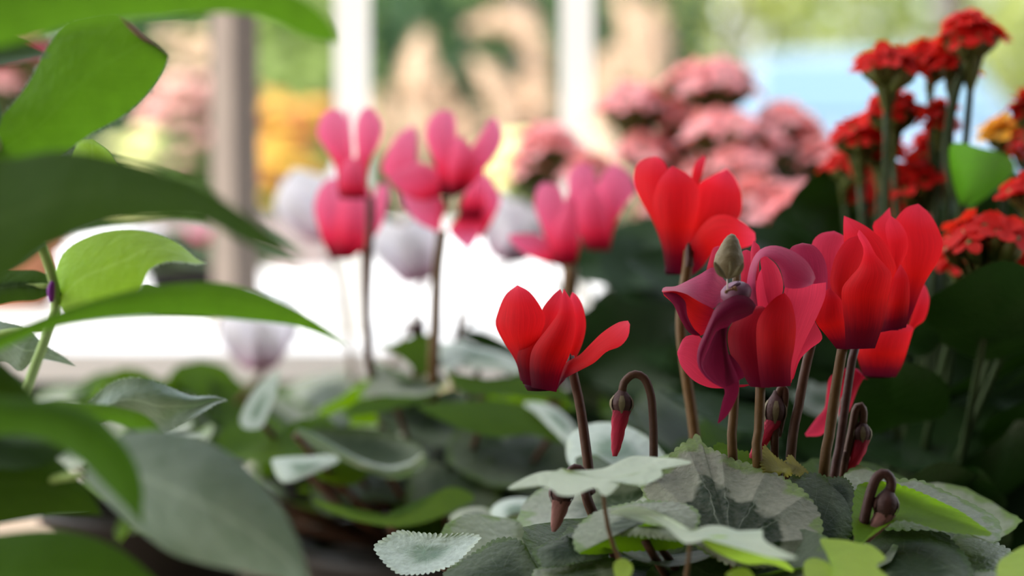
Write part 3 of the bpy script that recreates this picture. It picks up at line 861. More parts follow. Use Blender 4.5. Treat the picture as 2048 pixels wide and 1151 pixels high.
disc_leaf('leaf', (1680, 985), [(1655, 958), (1666, 954), (1686, 953), (1702, 966), (1711, 994), (1705, 1020), (1680, 1010)], 0.742, M['deep_leaf'], rc, PX, (0, -0.0002), 0.0, 26, 2.2)
disc_leaf('leaf', (1640, 1060), [(1579, 953), (1600, 948), (1622, 945), (1648, 950), (1672, 962), (1694, 982), (1708, 1010), (1707, 1045), (1698, 1078), (1670, 1095), (1620, 1080), (1585, 1010)], 0.728, M['deep_leaf'], rc, PX, (0, T), 0.004, 46, 2.6)
disc_leaf('leaf', (1560, 935), [(1528, 890), (1536, 896), (1552, 912), (1575, 925), (1596, 935), (1588, 946), (1572, 953), (1545, 950), (1528, 945), (1520, 920)], 0.745, M['olive_leaf'], rc, PX, (0.0002, T), 0.004, 30, 2.4, label='olive yellow curled young leaf')
disc_leaf('leaf', (1600, 935), [(1575, 912), (1584, 910), (1594, 922), (1612, 938), (1620, 950), (1600, 952), (1584, 945), (1572, 930)], 0.752, M['olive_leaf'], rc, PX, (0.0002, T), 0.0, 22, 2.2, label='small olive young leaf')
disc_leaf('leaf', (1470, 925), [(1426, 895), (1440, 884), (1456, 890), (1480, 900), (1500, 905), (1510, 930), (1470, 960), (1420, 940)], 0.757, M['under_leaf'], rc, PX, (0, T), 0.0, 26, 2.4)
disc_leaf('leaf', (1462, 1090), [(1283, 968), (1320, 930), (1352, 896), (1382, 876), (1397, 868), (1409, 888), (1440, 904), (1469, 918), (1500, 926), (1530, 936), (1567, 954), (1599, 973), (1622, 997), (1638, 1024), (1645, 1052), (1642, 1078), (1622, 1104), (1590, 1122), (1530, 1135), (1460, 1130), (1390, 1092), (1340, 1050), (1300, 1008)], 0.705, M['heart_leaf'], rc, PX, (0, -0.00022), 0.006, 62, 2.6, fold=0.0045, label='large silver leaf with a dark green heart', seg=150, rings=14)
disc_leaf('leaf', (1290, 1040), [(1146, 1078), (1150, 1060), (1166, 1040), (1195, 1021), (1242, 1008), (1300, 1000), (1380, 1010), (1400, 1040), (1367, 1080), (1300, 1075), (1226, 1072), (1185, 1090), (1156, 1104)], 0.700, M['silver_leaf'], rc, PX, (0, -0.0003), 0.004, 46, 2.4)
disc_leaf('leaf', (1290, 1072), [(1156, 1104), (1190, 1088), (1226, 1071), (1265, 1058), (1300, 1044), (1345, 1058), (1372, 1085), (1340, 1098), (1260, 1102), (1190, 1108)], 0.697, M['under_leaf'], rc, PX, (0, 0.0002), 0.0, 30, 1.6)
disc_leaf('leaf', (1140, 1095), [(1064, 1104), (1085, 1088), (1109, 1078), (1150, 1062), (1190, 1080), (1215, 1110), (1150, 1126), (1090, 1134)], 0.715, M['deep_leaf'], rc, PX, (0, -0.0003), 0.002, 34, 2)
disc_leaf('leaf', (1000, 1150), [(885, 1150), (920, 1122), (960, 1096), (985, 1080), (1010, 1074), (1036, 1078), (1062, 1100), (1078, 1128), (1072, 1175), (980, 1200), (900, 1190)], 0.715, M['deep_leaf'], rc, PX, (0, -0.00025), 0.004, 44, 2.4)
disc_leaf('leaf', (1150, 1150), [(1066, 1143), (1080, 1134), (1117, 1125), (1160, 1116), (1215, 1112), (1250, 1140), (1220, 1180), (1100, 1190), (1070, 1165)], 0.705, M['silver_leaf'], rc, PX, (0, -0.0003), 0.002, 36, 2.4)
disc_leaf('leaf', (855, 1108), [(748, 1093), (770, 1074), (798, 1060), (826, 1063), (857, 1066), (895, 1067), (931, 1065), (961, 1072), (950, 1088), (936, 1103), (904, 1129), (857, 1145), (804, 1148), (784, 1138), (766, 1122)], 0.735, M['pale_leaf'], rc, PX, (0, -0.0003), -0.004, 46, 2.6, label='pale variegated leaf lying apart from the others')
# leaves deeper in the plant, out of focus behind the stalks
rnd = random.Random(5)
for k, (x, y, d, s) in enumerate([(1470, 1010, .80, .034), (1560, 1000, .82, .036), (1350, 985, .83, .036), (1250, 1010, .80, .034), (1640, 1000, .83, .034), (1740, 1030, .80, .034), (1850, 1060, .80, .03), (1330, 1090, .73, .03), (1480, 1160, .70, .032),
                                  (1620, 1140, .72, .028), (1700, 1150, .72, .03), (1240, 1130, .74, .03), (1080, 1130, .78, .032), (1180, 1100, .80, .034), (1400, 1150, .74, .03)]):
    c = P(x, y, d)
    out = (c - crown); out.z = 0
    o = free_leaf('leaf', c, (rnd.uniform(-.3, .3), rnd.uniform(-.3, .1), 1), out + Vector((0, 0.001, -0.01)), s, M['deep_leaf' if k % 3 else 'silver_leaf'], rc, seed=k)
mb = MB()
lv = [o for o in rc.children if o.name.startswith('leaf')]
for o in lv:                                  # petioles from the heart of the plant
    c = Vector(o.data.vertices[0].co) + ORG[rc.name]
    a = crown + Vector((rnd.uniform(-.012, .012), rnd.uniform(-.012, .012), 0))
    m = a.lerp(c, 0.55) + Vector((0, 0.004, 0.0))
    pts = catmull([a, m - Vector((0, 0, 0.004)), c + Vector((0, 0.001, -0.0015))], 12)
    v, ff = tube_geo(pts, 0.0014, 7)
    obj('leaf_stalk', v, ff, M['stalk'], o)
# ------------------------------------------------------------------ pink cyclamen behind, generic flower for soft ones
PK = M['pink_petal']


def gen_flower(parent, base, size, mat, yaw=0.0, tilt=(0, 0), spread=0.35, label=None, seed=0, smat='stalk', crown_=None, n=5):
    """a reflexed flower: five petals rising from a small downward cup; size = petal length"""
    rnd = random.Random(seed)
    ax = Vector((tilt[0], tilt[1], 1)).normalized()
    s1 = ax.orthogonal().normalized()
    s2 = ax.cross(s1)
    base = Vector(base)
    pts = [base + ax * (size * k) for k in (-0.02, 0, 0.06, 0.14, 0.2)]
    v, f = tube_geo(pts, [size * k for k in (0.13, 0.17, 0.19, 0.16, 0.08)], 14)
    o = obj('flower', v, f, mat, parent, [(0.03, 0)] * len(v), label)
    for k in range(n):
        a = yaw + 2 * PI * k / n + rnd.uniform(-.15, .15)
        dr = s1 * math.cos(a) + s2 * math.sin(a)
        tg = ax.cross(dr)
        sp = spread * rnd.uniform(0.6, 1.35)
        ln = size * rnd.uniform(0.92, 1.08)
        tw = rnd.uniform(-.35, .35)
        vv, ff, uv = [], [], []
        nn, m = 16, 7
        for i in range(nn):
            u = i / (nn - 1)
            out = 0.17 + sp * u ** 1.4 + 0.05 * math.sin(PI * u)
            hgt = u * (1 - 0.25 * sp * u)
            wd = (0.17 + 0.30 * math.sin(PI * min(1, u * 0.92) ** 0.9)) * (1 - u ** 6) if u < 1 else 0
            for j in range(m):
                s = (j / (m - 1) - 0.5) * 2
                cup = 0.22 * wd * (s * s) * (-1)
                p = base + ax * ln * hgt + dr * ln * (out + cup + 0.02 * math.sin(9 * u + k)) + tg * ln * wd * s * math.cos(tw * u) + dr * ln * wd * s * math.sin(tw * u)
                vv.append(p); uv.append((u, j / (m - 1)))
        for i in range(nn - 1):
            for j in range(m - 1):
                ff.append((i * m + j, i * m + j + 1, (i + 1) * m + j + 1, (i + 1) * m + j))
        obj('petal', vv, ff, mat, o, uv)
    if crown_ is not None:
        c = Vector(crown_)
        top = base + ax * size * 0.25 + s2 * size * 0.05
        mid = base.lerp(c, 0.5) + Vector((rnd.uniform(-.004, .004), 0.008, 0))
        pts = catmull([base + ax * size * 0.3 + Vector((0.0, size * 0.2, 0)), base + Vector((0, size * 0.24, -size * 0.1)), mid, c], 22)
        v, f = tube_geo(pts, 0.0019, 8)
        obj('flower_stalk', v, f, M[smat], o)
    return o


base = P(860, 1000, 1.09)
pc = thing('pink_cyclamen', 'potted cyclamen with rose pink dark-based flowers in front of the white table', 'cyclamen', (base.x, base.y, BZ))
crown = pot(pc, (base.x, base.y), 0.065, 0.80)


def tl(dx=0.0, dy=0.0): return crown + Vector((dx, dy, 0.004))


# upper left
f = nose(pc, (268, 462), 58, 60, 1.06, B3, PK, 'pink flower with rabbit-ear petals above another pink flower')
sheet('petal', [(225, 440), (228, 340), (232, 250), (236, 150), (240, 85), (246, 74)], [(250, 440), (265, 340), (268, 250), (258, 150), (252, 90), (246, 74)], 1.072, 1.076, PK, f, B3, 0.2)
sheet('petal', [(205, 440), (190, 320), (150, 250), (116, 190), (130, 120), (160, 86), (192, 80)], [(255, 450), (262, 350), (262, 290), (252, 220), (240, 140), (222, 92), (192, 80)], 1.056, 1.062, PK, f, B3, 0.25)
sheet('petal', [(262, 450), (262, 360), (282, 280), (278, 200), (284, 130), (312, 80), (335, 72)], [(328, 450), (330, 360), (345, 290), (382, 225), (392, 150), (365, 92), (335, 72)], 1.052, 1.058, PK, f, B3, 0.25)
sheet('petal', [(210, 462), (205, 400), (215, 330), (250, 290)], [(332, 462), (325, 400), (315, 330), (290, 290)], 1.048, 1.050, PK, f, B3, 0.25)
ptube('flower_stalk', [(341, 455), (343, 520), (338, 640), (332, 780), (326, 950), (335, 1080), (342, 1180)], 1.068, (8.5, 9), M['stalk'], f, B3, 26, tl(-0.01, 0))
# lower left
f = nose(pc, (212, 718), 55, 70, 1.085, B3, PK, 'pink flower hanging below the rabbit-ear one')
sheet('petal', [(250, 715), (300, 640), (340, 520), (360, 440), (385, 395), (400, 388)], [(270, 712), (340, 650), (392, 570), (410, 500), (420, 430), (400, 388)], 1.088, 1.094, PK, f, B3, 0.2)
sheet('petal', [(165, 700), (138, 640), (108, 540), (105, 480), (125, 420), (165, 380), (195, 375)], [(230, 715), (240, 620), (240, 520), (235, 450), (220, 400), (195, 375)], 1.080, 1.080, PK, f, B3, 0.25)
sheet('petal', [(180, 715), (190, 620), (200, 520), (215, 460), (250, 400), (300, 395)], [(262, 718), (320, 650), (345, 560), (350, 480), (340, 420), (300, 395)], 1.074, 1.078, PK, f, B3, 0.25)
ptube('flower_stalk', [(305, 660), (318, 720), (318, 800), (322, 920), (330, 1060), (340, 1180)], 1.092, (7, 8), M['stalk'], f, B3, 24, tl(-0.01, 0.01))
# centre, upper right group
f = nose(pc, (680, 452), 46, 46, 1.06, B3, PK, 'pink flower with petals spread wide to both sides')
sheet('petal', [(640, 440), (560, 395), (450, 385), (392, 350), (400, 290), (455, 195), (520, 148)], [(650, 440), (600, 360), (545, 320), (540, 270), (542, 210), (535, 165), (520, 148)], 1.075, 1.085, PK, f, B3, 0.2)
sheet('petal', [(640, 455), (560, 470), (480, 440), (420, 385), (440, 350), (540, 305)], [(660, 440), (670, 400), (650, 370), (630, 340), (590, 320), (540, 305)], 1.058, 1.062, PK, f, B3, 0.22)
sheet('petal', [(650, 470), (640, 600), (600, 590), (540, 560), (490, 500), (470, 440)], [(668, 455), (660, 520), (650, 500), (640, 460), (560, 410), (480, 425)], 1.062, 1.064, PK, f, B3, 0.2)
sheet('petal', [(640, 440), (630, 360), (600, 270), (576, 200), (590, 130), (630, 90), (655, 84)], [(705, 440), (712, 340), (712, 260), (708, 180), (705, 120), (685, 92), (655, 84)], 1.056, 1.060, PK, f, B3, 0.25)
sheet('petal', [(680, 440), (670, 340), (680, 280), (700, 220), (720, 190)], [(740, 440), (770, 370), (790, 300), (765, 235), (720, 190)], 1.050, 1.056, PK, f, B3, 0.25)
sheet('petal', [(700, 440), (730, 340), (760, 270), (810, 190), (850, 125), (880, 118)], [(728, 445), (790, 390), (850, 310), (895, 245), (905, 190), (880, 118)], 1.050, 1.064, PK, f, B3, 0.22)
ptube('flower_stalk', [(648, 600), (640, 660), (628, 760), (622, 900), (618, 1050), (612, 1170)], 1.064, (11, 12), M['stalk_olive'], f, B3, 24, tl(0.0, 0))
f = nose(pc, (770, 540), 52, 50, 1.09, B3, PK, 'deep pink flower tucked low against the wide-spread one')
sheet('petal', [(790, 530), (800, 470), (830, 400), (842, 350)], [(812, 640), (860, 560), (895, 480), (888, 430), (842, 350)], 1.096, 1.092, PK, f, B3, 0.2)
sheet('petal', [(715, 535), (735, 460), (770, 400), (820, 330)], [(822, 530), (832, 460), (840, 400), (825, 330)], 1.082, 1.088, PK, f, B3, 0.25)
sheet('petal', [(720, 530), (680, 590), (690, 620), (730, 660), (755, 675)], [(818, 530), (822, 590), (800, 630), (775, 665), (755, 675)], 1.080, 1.084, PK, f, B3, 0.25)
ptube('flower_stalk', [(760, 660), (745, 780), (728, 920), (715, 1060), (700, 1180)], 1.10, (5, 6), M['stalk'], f, B3, 24, tl(0.01, 0.02))
# right pair
f = nose(pc, (520, 488), 50, 55, 1.04, A5, PK, 'pale pink flower, the upright one of the soft pair left of the scarlet flower')
sheet('petal', [(490, 480), (450, 370), (395, 250), (390, 180), (405, 130), (440, 100)], [(545, 480), (540, 360), (530, 260), (515, 180), (490, 110), (440, 100)], 1.046, 1.052, PK, f, A5, 0.22)
sheet('petal', [(500, 485), (510, 360), (515, 260), (530, 170), (570, 118), (605, 104)], [(575, 480), (600, 370), (650, 280), (688, 225), (660, 150), (605, 104)], 1.038, 1.046, PK, f, A5, 0.22)
sheet('petal', [(462, 480), (438, 400), (430, 310), (450, 240), (480, 205)], [(575, 490), (575, 400), (560, 310), (530, 240), (480, 205)], 1.030, 1.034, PK, f, A5, 0.25)
ptube('flower_stalk', [(400, 560), (398, 610), (392, 700), (380, 800), (350, 950), (330, 1100)], 1.04, (16, 15), M['stalk_olive'], f, A5, 24, tl(0.06, 0))
f = nose(pc, (375, 545), 50, 55, 1.05, A5, PK, 'pale pink flower with a petal stretched sideways, the lower one of the soft pair')
sheet('petal', [(330, 550), (250, 530), (180, 490), (128, 440), (140, 415), (200, 420)], [(380, 540), (340, 480), (290, 440), (260, 420), (230, 412), (195, 418)], 1.052, 1.046, PK, f, A5, 0.2)
sheet('petal', [(340, 545), (290, 440), (270, 380), (240, 290), (250, 220), (280, 185)], [(410, 540), (400, 430), (385, 340), (375, 270), (350, 205), (280, 185)], 1.050, 1.056, PK, f, A5, 0.22)
sheet('petal', [(330, 555), (310, 480), (320, 400), (360, 310), (390, 230)], [(425, 550), (440, 470), (440, 400), (430, 300), (390, 230)], 1.042, 1.048, PK, f, A5, 0.25)
# low bud in front of the white table
bud(pc, ((545, 985, 20), (525, 1045, 24)), None, 1.10, B3, 'dark bud in front of the white table', mats=('stalk_dark', 'stalk_dark', 'bud_red'), stalk=[(545, 1000), (556, 968), (562, 1000), (562, 1080), (555, 1160)], srad=6, smat='stalk_dark', tail=tl(0, 0.02))

# leaves of the pink cyclamen
SL, DL, UL = M['silver_leaf'], M['deep_leaf'], M['under_leaf']
def dl(*a, **k): return disc_leaf('leaf', *a, **k)
dl((470, 250), [(205, 180), (300, 172), (400, 140), (480, 108), (590, 115), (640, 200), (640, 330), (560, 390), (480, 385), (430, 320), (340, 250)], 1.08, UL, pc, C2, (0, -.0002), 0.0, label='bright green leaf underside between two stalks')
dl((950, 250), [(640, 180), (700, 165), (800, 150), (900, 185), (1050, 220), (1200, 280), (1230, 380), (1060, 360), (880, 350), (760, 330), (690, 370), (650, 300)], 1.07, M['pale_leaf'], pc, C2, (0, -.0004), 0.004)
dl((980, 420), [(690, 380), (760, 385), (900, 430), (1050, 440), (1150, 430), (1240, 400), (1500, 470), (1560, 560), (1300, 560), (1100, 530), (900, 540), (760, 480)], 1.04, UL, pc, C2, (0, -.0003), 0.0)
dl((560, 470), [(180, 300), (240, 330), (380, 420), (480, 415), (640, 395), (690, 430), (650, 490), (540, 545), (380, 545), (220, 540), (60, 560), (130, 440)], 1.06, SL, pc, C2, (0, -.0004), -0.004)
dl((330, 580), [(0, 620), (80, 570), (200, 560), (380, 548), (540, 548), (620, 520), (560, 570), (420, 610), (260, 650), (100, 680), (-60, 690)], 1.03, UL, pc, C2, (0, -.0003), 0.0)
dl((950, 690), [(485, 620), (560, 600), (700, 590), (880, 575), (1050, 575), (1200, 600), (1330, 660), (1420, 750), (1560, 880), (1500, 880), (1300, 820), (1050, 840), (800, 780), (600, 690)], 1.02, UL, pc, C2, (0, -.0003), 0.002, label='broad arched green leaf')
dl((1500, 720), [(1250, 600), (1350, 590), (1480, 630), (1600, 740), (1640, 860), (1580, 900), (1450, 780), (1340, 670)], 1.01, M['pale_leaf'], pc, C2, (0, -.0003), 0.002, label='pale edge of the arched leaf')
dl((180, 930), [(-380, 850), (-300, 780), (-100, 770), (150, 780), (420, 860), (540, 960), (530, 1050), (430, 1120), (300, 1140), (130, 1090), (-50, 1010), (-250, 930)], 1.00, DL, pc, C2, (0, -.0004), -0.010, label='cupped leaf with a pale rolled rim')
# rolled rim of the cupped leaf
sheet('leaf', [(360, 610), (430, 650), (520, 700), (620, 750), (720, 770), (800, 750), (845, 700)], [(365, 590), (440, 618), (530, 670), (620, 715), (710, 738), (790, 720), (835, 690)], 0.985, 0.985, M['pale_leaf'], pc, A4, 0.4, label='pale rolled leaf rim')
dl((390, 740), [(270, 720), (300, 705), (400, 700), (500, 695), (520, 720), (440, 760), (350, 795), (300, 790)], 0.97, M['pale_leaf'], pc, A4, (0, -.0003), 0.002)
dl((700, 920), [(420, 860), (520, 890), (620, 925), (740, 930), (830, 890), (910, 825), (980, 820), (1035, 860), (960, 900), (860, 945), (740, 965), (600, 945), (480, 905)], 0.93, UL, pc, A4, (0, -.0003), 0.0, label='long curving leaf edge low in the plant')
dl((1030, 930), [(940, 930), (980, 900), (1060, 890), (1110, 915), (1100, 950), (1030, 970), (960, 960)], 0.90, SL, pc, A4, (0, -.0003), 0.004)
dl((1190, 900), [(1095, 905), (1130, 870), (1200, 855), (1290, 870), (1330, 910), (1290, 940), (1200, 930), (1120, 950)], 0.90, M['pale_leaf'], pc, A4, (0, -.0003), 0.004)
dl((1200, 950), [(1100, 955), (1200, 930), (1300, 940), (1340, 960), (1260, 985), (1150, 985)], 0.89, UL, pc, A4, (0, -.0003), 0.0)
dl((1230, 890), [(1135, 880), (1170, 850), (1230, 845), (1290, 870), (1330, 910), (1340, 950), (1280, 960), (1190, 950), (1140, 930)], 0.87, M['pale_leaf'], pc, PX, (0, -.0003), 0.006, label='pale leaf behind the nodding rose bud')
dl((210, 540), [(150, 560), (180, 490), (220, 430), (260, 400), (300, 380), (290, 450), (260, 530), (230, 590), (170, 595)], 1.02, M['pale_leaf'], pc, A4, (0, -.0002), 0.0)
rnd = random.Random(8)
for k in range(46):
    a = rnd.uniform(0, 6.28); r = rnd.uniform(0.02, 0.115)
    c = crown + Vector((r * math.cos(a) * 1.35 + 0.0, r * math.sin(a) * 0.75, rnd.uniform(0.012, 0.062) + 0.02 * (1 - r / 0.12)))
    free_leaf('leaf', c, (0.5 * math.cos(a) + rnd.uniform(-.25, .25), 0.5 * math.sin(a) + rnd.uniform(-.3, .1), 1), (math.cos(a), math.sin(a), -.2), rnd.uniform(.022, .034), M[('deep_leaf', 'silver_leaf', 'deep_leaf', 'under_leaf')[k % 4]], pc, seed=k, cup=rnd.uniform(-.2, .2), wave=.1)
for o in [o for o in pc.children if o.name.startswith('leaf')]:
    c = Vector(o.data.vertices[0].co) + ORG[pc.name]
    a = crown + Vector((rnd.uniform(-.012, .012), rnd.uniform(-.012, .012), 0))
    pts = catmull([a, a.lerp(c, 0.6) + Vector((0, 0.002, -0.006)), c + Vector((0, 0.001, -0.0015))], 10)
    v, ff = tube_geo(pts, 0.0016, 6)
    obj('leaf_stalk', v, ff, M['stalk'], o)

# ------------------------------------------------------------------ white cyclamens
def white_plant(px, d, z0, flowers, nleaf, label, seed, spread=0.11, lift=0.03, leafs=(.03, .042)):
    b = P(px, 700, d)
    t = thing('white_cyclamen', label, 'cyclamen', (b.x, b.y, z0))
    global BZ
    old = BZ; BZ = z0
    cr = pot(t, (b.x, b.y), 0.06, z0 + 0.05)
    BZ = old
    for i, (x, y, dd, s, tx, ty, sp) in enumerate(flowers):
        gen_flower(t, P(x, y, dd), s, M['white_petal'], i * 0.7, (tx, ty), sp, None, seed + i, 'stalk_olive', cr + Vector((0, 0, .004)))
    rnd = random.Random(seed)
    for k in range(nleaf):
        a = rnd.uniform(0, 6.28); r = rnd.uniform(0.2, 1.0) * spread
        c = cr + Vector((r * math.cos(a), r * math.sin(a), lift + rnd.uniform(0.0, 0.03) * (1.2 - r / spread)))
        o = free_leaf('leaf', c, (0.5 * math.cos(a), 0.5 * math.sin(a) - .15, 1), (math.cos(a), math.sin(a), -.2), rnd.uniform(*leafs), M[('silver_leaf', 'deep_leaf', 'under_leaf')[k % 3]], t, seed=k + seed, cup=rnd.uniform(-.15, .2))
        v, ff = tube_geo(catmull([cr, cr.lerp(c, .6) - Vector((0, 0, .006)), c - Vector((0, 0, .0015))], 8), 0.0017, 6)
        obj('leaf_stalk', v, ff, M['stalk'], o)
    return t


white_plant(720, 1.335, BZ, [(655, 475, 1.36, .050, -.25, 0, .3), (845, 560, 1.35, .046, -.3, .1, .35), (1010, 520, 1.35, .045, .3, 0, .5)], 24, 'potted white cyclamen directly behind the rose pink flowers', 40, 0.078, 0.035)
white_plant(300, 1.23, BZ, [(520, 735, 1.20, .040, .0, 0, .4)], 34, 'potted white cyclamen low among the leaves beside the hairy-leaved plant', 60, 0.088, 0.045)
# dusky pink one farther back on the white table
b = P(400, 600, 1.95)
t = thing('pink_cyclamen', 'small dusky pink cyclamen on the white table, nearly hidden by the hairy leaves', 'cyclamen', (b.x, b.y, TZ))
old = BZ; BZ = TZ
cr = pot(t, (b.x, b.y), 0.05, 0.89)
BZ = old
for i, (x, y) in enumerate(((470, 545), (350, 540), (410, 520), (300, 520))):
    gen_flower(t, P(x, y, 1.93 + .03 * i), .034, M['white_petal'] if i == 3 else M['pink_petal'], i, (.2 - .1 * i, 0), .35, None, 90 + i, 'stalk_dark', cr)
for k in range(12):
    a = k * 0.55; r = .03 + .006 * (k % 6)
    o = free_leaf('leaf', cr + Vector((r * math.cos(a), r * math.sin(a), .012 + .003 * (k % 4))), (.4 * math.cos(a), .4 * math.sin(a), 1), (math.cos(a), math.sin(a), -.1), .03, M['deep_leaf'], t, seed=k)
# ------------------------------------------------------------------ the plant with hairy leaves at the left edge
hp_base = P(-60, 1000, 0.66)
hp = thing('hairy_leaved_plant', 'tall potted plant with soft hairy pointed leaves reaching in beside the cyclamens', 'plant', (hp_base.x, hp_base.y, BZ))
hc = pot(hp, (hp_base.x, hp_base.y), 0.05, 0.80, 'terracotta')
HG, HL, HY, HD_ = M['hairy_green'], M['hairy_lime'], M['hairy_grey'], M['hairy_dark']
main = [hc, P(-20, 1100, .65), P(20, 900, .66), P(60, 760, .675), P(95, 665, .685), P(112, 585, .69), P(60, 430, .68), P(-20, 250, .66), P(-60, 60, .62), P(-80, -60, .56)]
v, ff = tube_geo(catmull(main, 50), [0.0019 - 0.0006 * i / 49 for i in range(50)], 10)
obj('stem', v, ff, M['green_stalk'], hp)
pts = catmull([P(103, 604, .686), P(102, 590, .686), P(102, 578, .686), P(105, 562, .686)], 14)
v, ff = tube_geo(pts, [.0007 + .0006 * math.sin(PI * i / 13) for i in range(14)], 8)
obj('leaf_node', v, ff, M['violet'], hp, None, 'violet leaf node')


def hl(L, R, d0, d1, mat, b=0.2, **k):
    return sheet('leaf', L, R, d0, d1, M[mat] if isinstance(mat, str) else mat, hp, PX, b, 34, 13, **k)


def fringe(o, n, ln, seed, both=True):
    """short pale hairs standing along the two long edges and the face of a leaf"""
    rnd = random.Random(seed)
    me = o.data
    m = 13
    rows = len(me.vertices) // m
    org = ORG[o.name]
    mb = MB()
    for _ in range(n):
        i = rnd.uniform(0, rows - 1.001)
        j = rnd.choice((0, m - 1))
        k = int(i)
        a, b_ = me.vertices[k * m + j].co, me.vertices[(k + 1) * m + j].co
        p = a.lerp(b_, i - k) + org
        inner = me.vertices[k * m + (2 if j == 0 else m - 3)].co + org
        dr = (p - inner)
        if dr.length < 1e-6: continue
        dr = (dr.normalized() + Vector((rnd.uniform(-.6, .6), rnd.uniform(-.6, .6), rnd.uniform(-.6, .6)))).normalized()
        s_ = dr.orthogonal().normalized() * 0.000045
        l_ = ln * rnd.uniform(.5, 1.2)
        mb.add([p - s_, p + s_, p + dr * l_], [(0, 1, 2)])
    h = mb.build('leaf_hairs', M['hair'], o)
    h['kind'] = 'stuff'


# top leaf sweeping across the upper edge
hl([(-120, -60), (60, -50), (250, -60), (420, -40), (560, -18), (630, 15), (668, 62), (672, 86)], [(-120, 120), (40, 84), (180, 48), (320, 34), (460, 26), (540, 40), (610, 74), (672, 86)], 0.50, 0.55, HG, 0.15, label='leaf sweeping across the upper edge')
# broad leaf with a dry edge
o = hl([(-120, 330), (-50, 280), (10, 225), (58, 165), (95, 95), (130, 55), (180, 40), (236, 34), (262, 52)], [(-60, 420), (20, 350), (120, 308), (180, 268), (245, 232), (295, 186), (325, 142), (336, 112)], 0.665, 0.675, HG, 0.12, label='broad green leaf with a dry brown edge')
fringe(o, 700, .0017, 1)
sheet('dry_edge', [(236, 33), (262, 46), (292, 72), (318, 92), (338, 112)], [(240, 40), (258, 58), (284, 82), (310, 98), (334, 120)], 0.672, 0.676, M['dry_edge'], o, PX, 0.5, 20, 6)
hl([(130, 345), (148, 300), (160, 281), (185, 278)], [(250, 350), (232, 322), (215, 300), (185, 278)], 0.70, 0.70, HL, 0.3)
# dark soft leaf in front
hl([(-140, 300), (0, 318), (120, 300), (240, 318), (340, 348), (430, 388), (520, 448), (610, 522)], [(-140, 620), (0, 560), (100, 490), (200, 450), (300, 438), (400, 440), (500, 490), (610, 522)], 0.55, 0.50, HD_, 0.12, label='large dark leaf close to the lens')
# clear lime leaf
o = hl([(105, 590), (112, 540), (132, 500), (180, 472), (240, 459), (300, 464), (355, 486), (392, 516), (411, 525)], [(130, 625), (185, 610), (240, 600), (280, 575), (298, 540), (330, 524), (365, 523), (392, 528), (411, 525)], 0.690, 0.680, HL, 0.16, lean=-0.012, label='clear lime green leaf with a curled tip')
fringe(o, 900, .0012, 2)
hl([(270, 580), (290, 568), (310, 572), (330, 578)], [(270, 600), (290, 600), (310, 595), (330, 578)], 0.70, 0.70, HG, 0.2)
# blurred green leaf pointing right
hl([(-150, 720), (0, 668), (90, 632), (180, 602), (290, 574), (400, 563), (480, 572), (570, 608), (640, 648), (700, 692)], [(-150, 780), (0, 700), (90, 662), (180, 642), (290, 632), (400, 633), (510, 642), (590, 652), (650, 672), (700, 692)], 0.575, 0.62, HG, 0.22, label='arched green leaf pointing at the pink stalks')
hl([(-60, 548), (20, 542), (70, 540), (100, 552)], [(-60, 625), (20, 604), (70, 600), (102, 588)], 0.70, 0.69, HD_, 0.2)
# grey blue leaf
o = hl([(-80, 620), (0, 642), (50, 655), (90, 690), (130, 715), (152, 732)], [(-80, 770), (0, 722), (40, 742), (70, 718), (110, 722), (152, 732)], 0.71, 0.70, HY, 0.15)
fringe(o, 400, .0012, 4)
# clear grey leaf
o = hl([(130, 830), (180, 802), (210, 774), (245, 759), (285, 757), (325, 768), (380, 790), (425, 792), (452, 799)], [(150, 860), (240, 835), (285, 842), (310, 856), (332, 860), (365, 845), (405, 824), (430, 808), (452, 799)], 0.695, 0.690, HY, 0.10, wave=0.003, label='clear grey green leaf with a pointed tip')
fringe(o, 800, .0012, 3)
hl([(60, 812), (110, 802), (180, 806), (230, 812), (290, 830), (325, 862)], [(60, 900), (130, 860), (190, 840), (250, 850), (290, 870), (328, 890)], 0.65, 0.645, HG, 0.2)
# big pale leaf, blurred
hl([(170, 930), (240, 870), (320, 860), (410, 880), (490, 930), (560, 1010), (600, 1090), (625, 1175)], [(170, 960), (230, 1020), (290, 1070), (340, 1105), (400, 1125), (470, 1140), (550, 1155), (625, 1175)], 0.58, 0.56, HY, 0.18, label='big pale grey leaf drooping towards the bottom edge')
hl([(-120, 760), (0, 790), (100, 800), (190, 830), (250, 890), (282, 960), (285, 1050)], [(-120, 900), (0, 870), (90, 880), (160, 920), (210, 970), (250, 1010), (285, 1050)], 0.54, 0.55, M['hairy_deep'], 0.25, label='dim green leaf folding down')
hl([(-150, 700), (-60, 690), (0, 720), (50, 770), (80, 810)], [(-150, 860), (-80, 850), (0, 840), (50, 830), (80, 810)], 0.57, 0.57, HD_, 0.2)
hl([(-120, 870), (0, 880), (80, 895), (150, 950), (190, 1000), (205, 1030)], [(-120, 1060), (-20, 1050), (40, 1040), (100, 1030), (150, 1028), (205, 1030)], 0.60, 0.61, HD_, 0.2)
hl([(90, 990), (130, 985), (165, 1005), (195, 1022)], [(90, 1030), (130, 1028), (165, 1026), (195, 1022)], 0.70, 0.70, HY, 0.2)
hl([(-150, 1090), (0, 1066), (100, 1058), (180, 1072), (250, 1105), (320, 1165)], [(-150, 1260), (0, 1250), (100, 1240), (180, 1225), (250, 1200), (320, 1165)], 0.56, 0.56, M['hairy_deep'], 0.15, label='green leaf in the bottom corner')
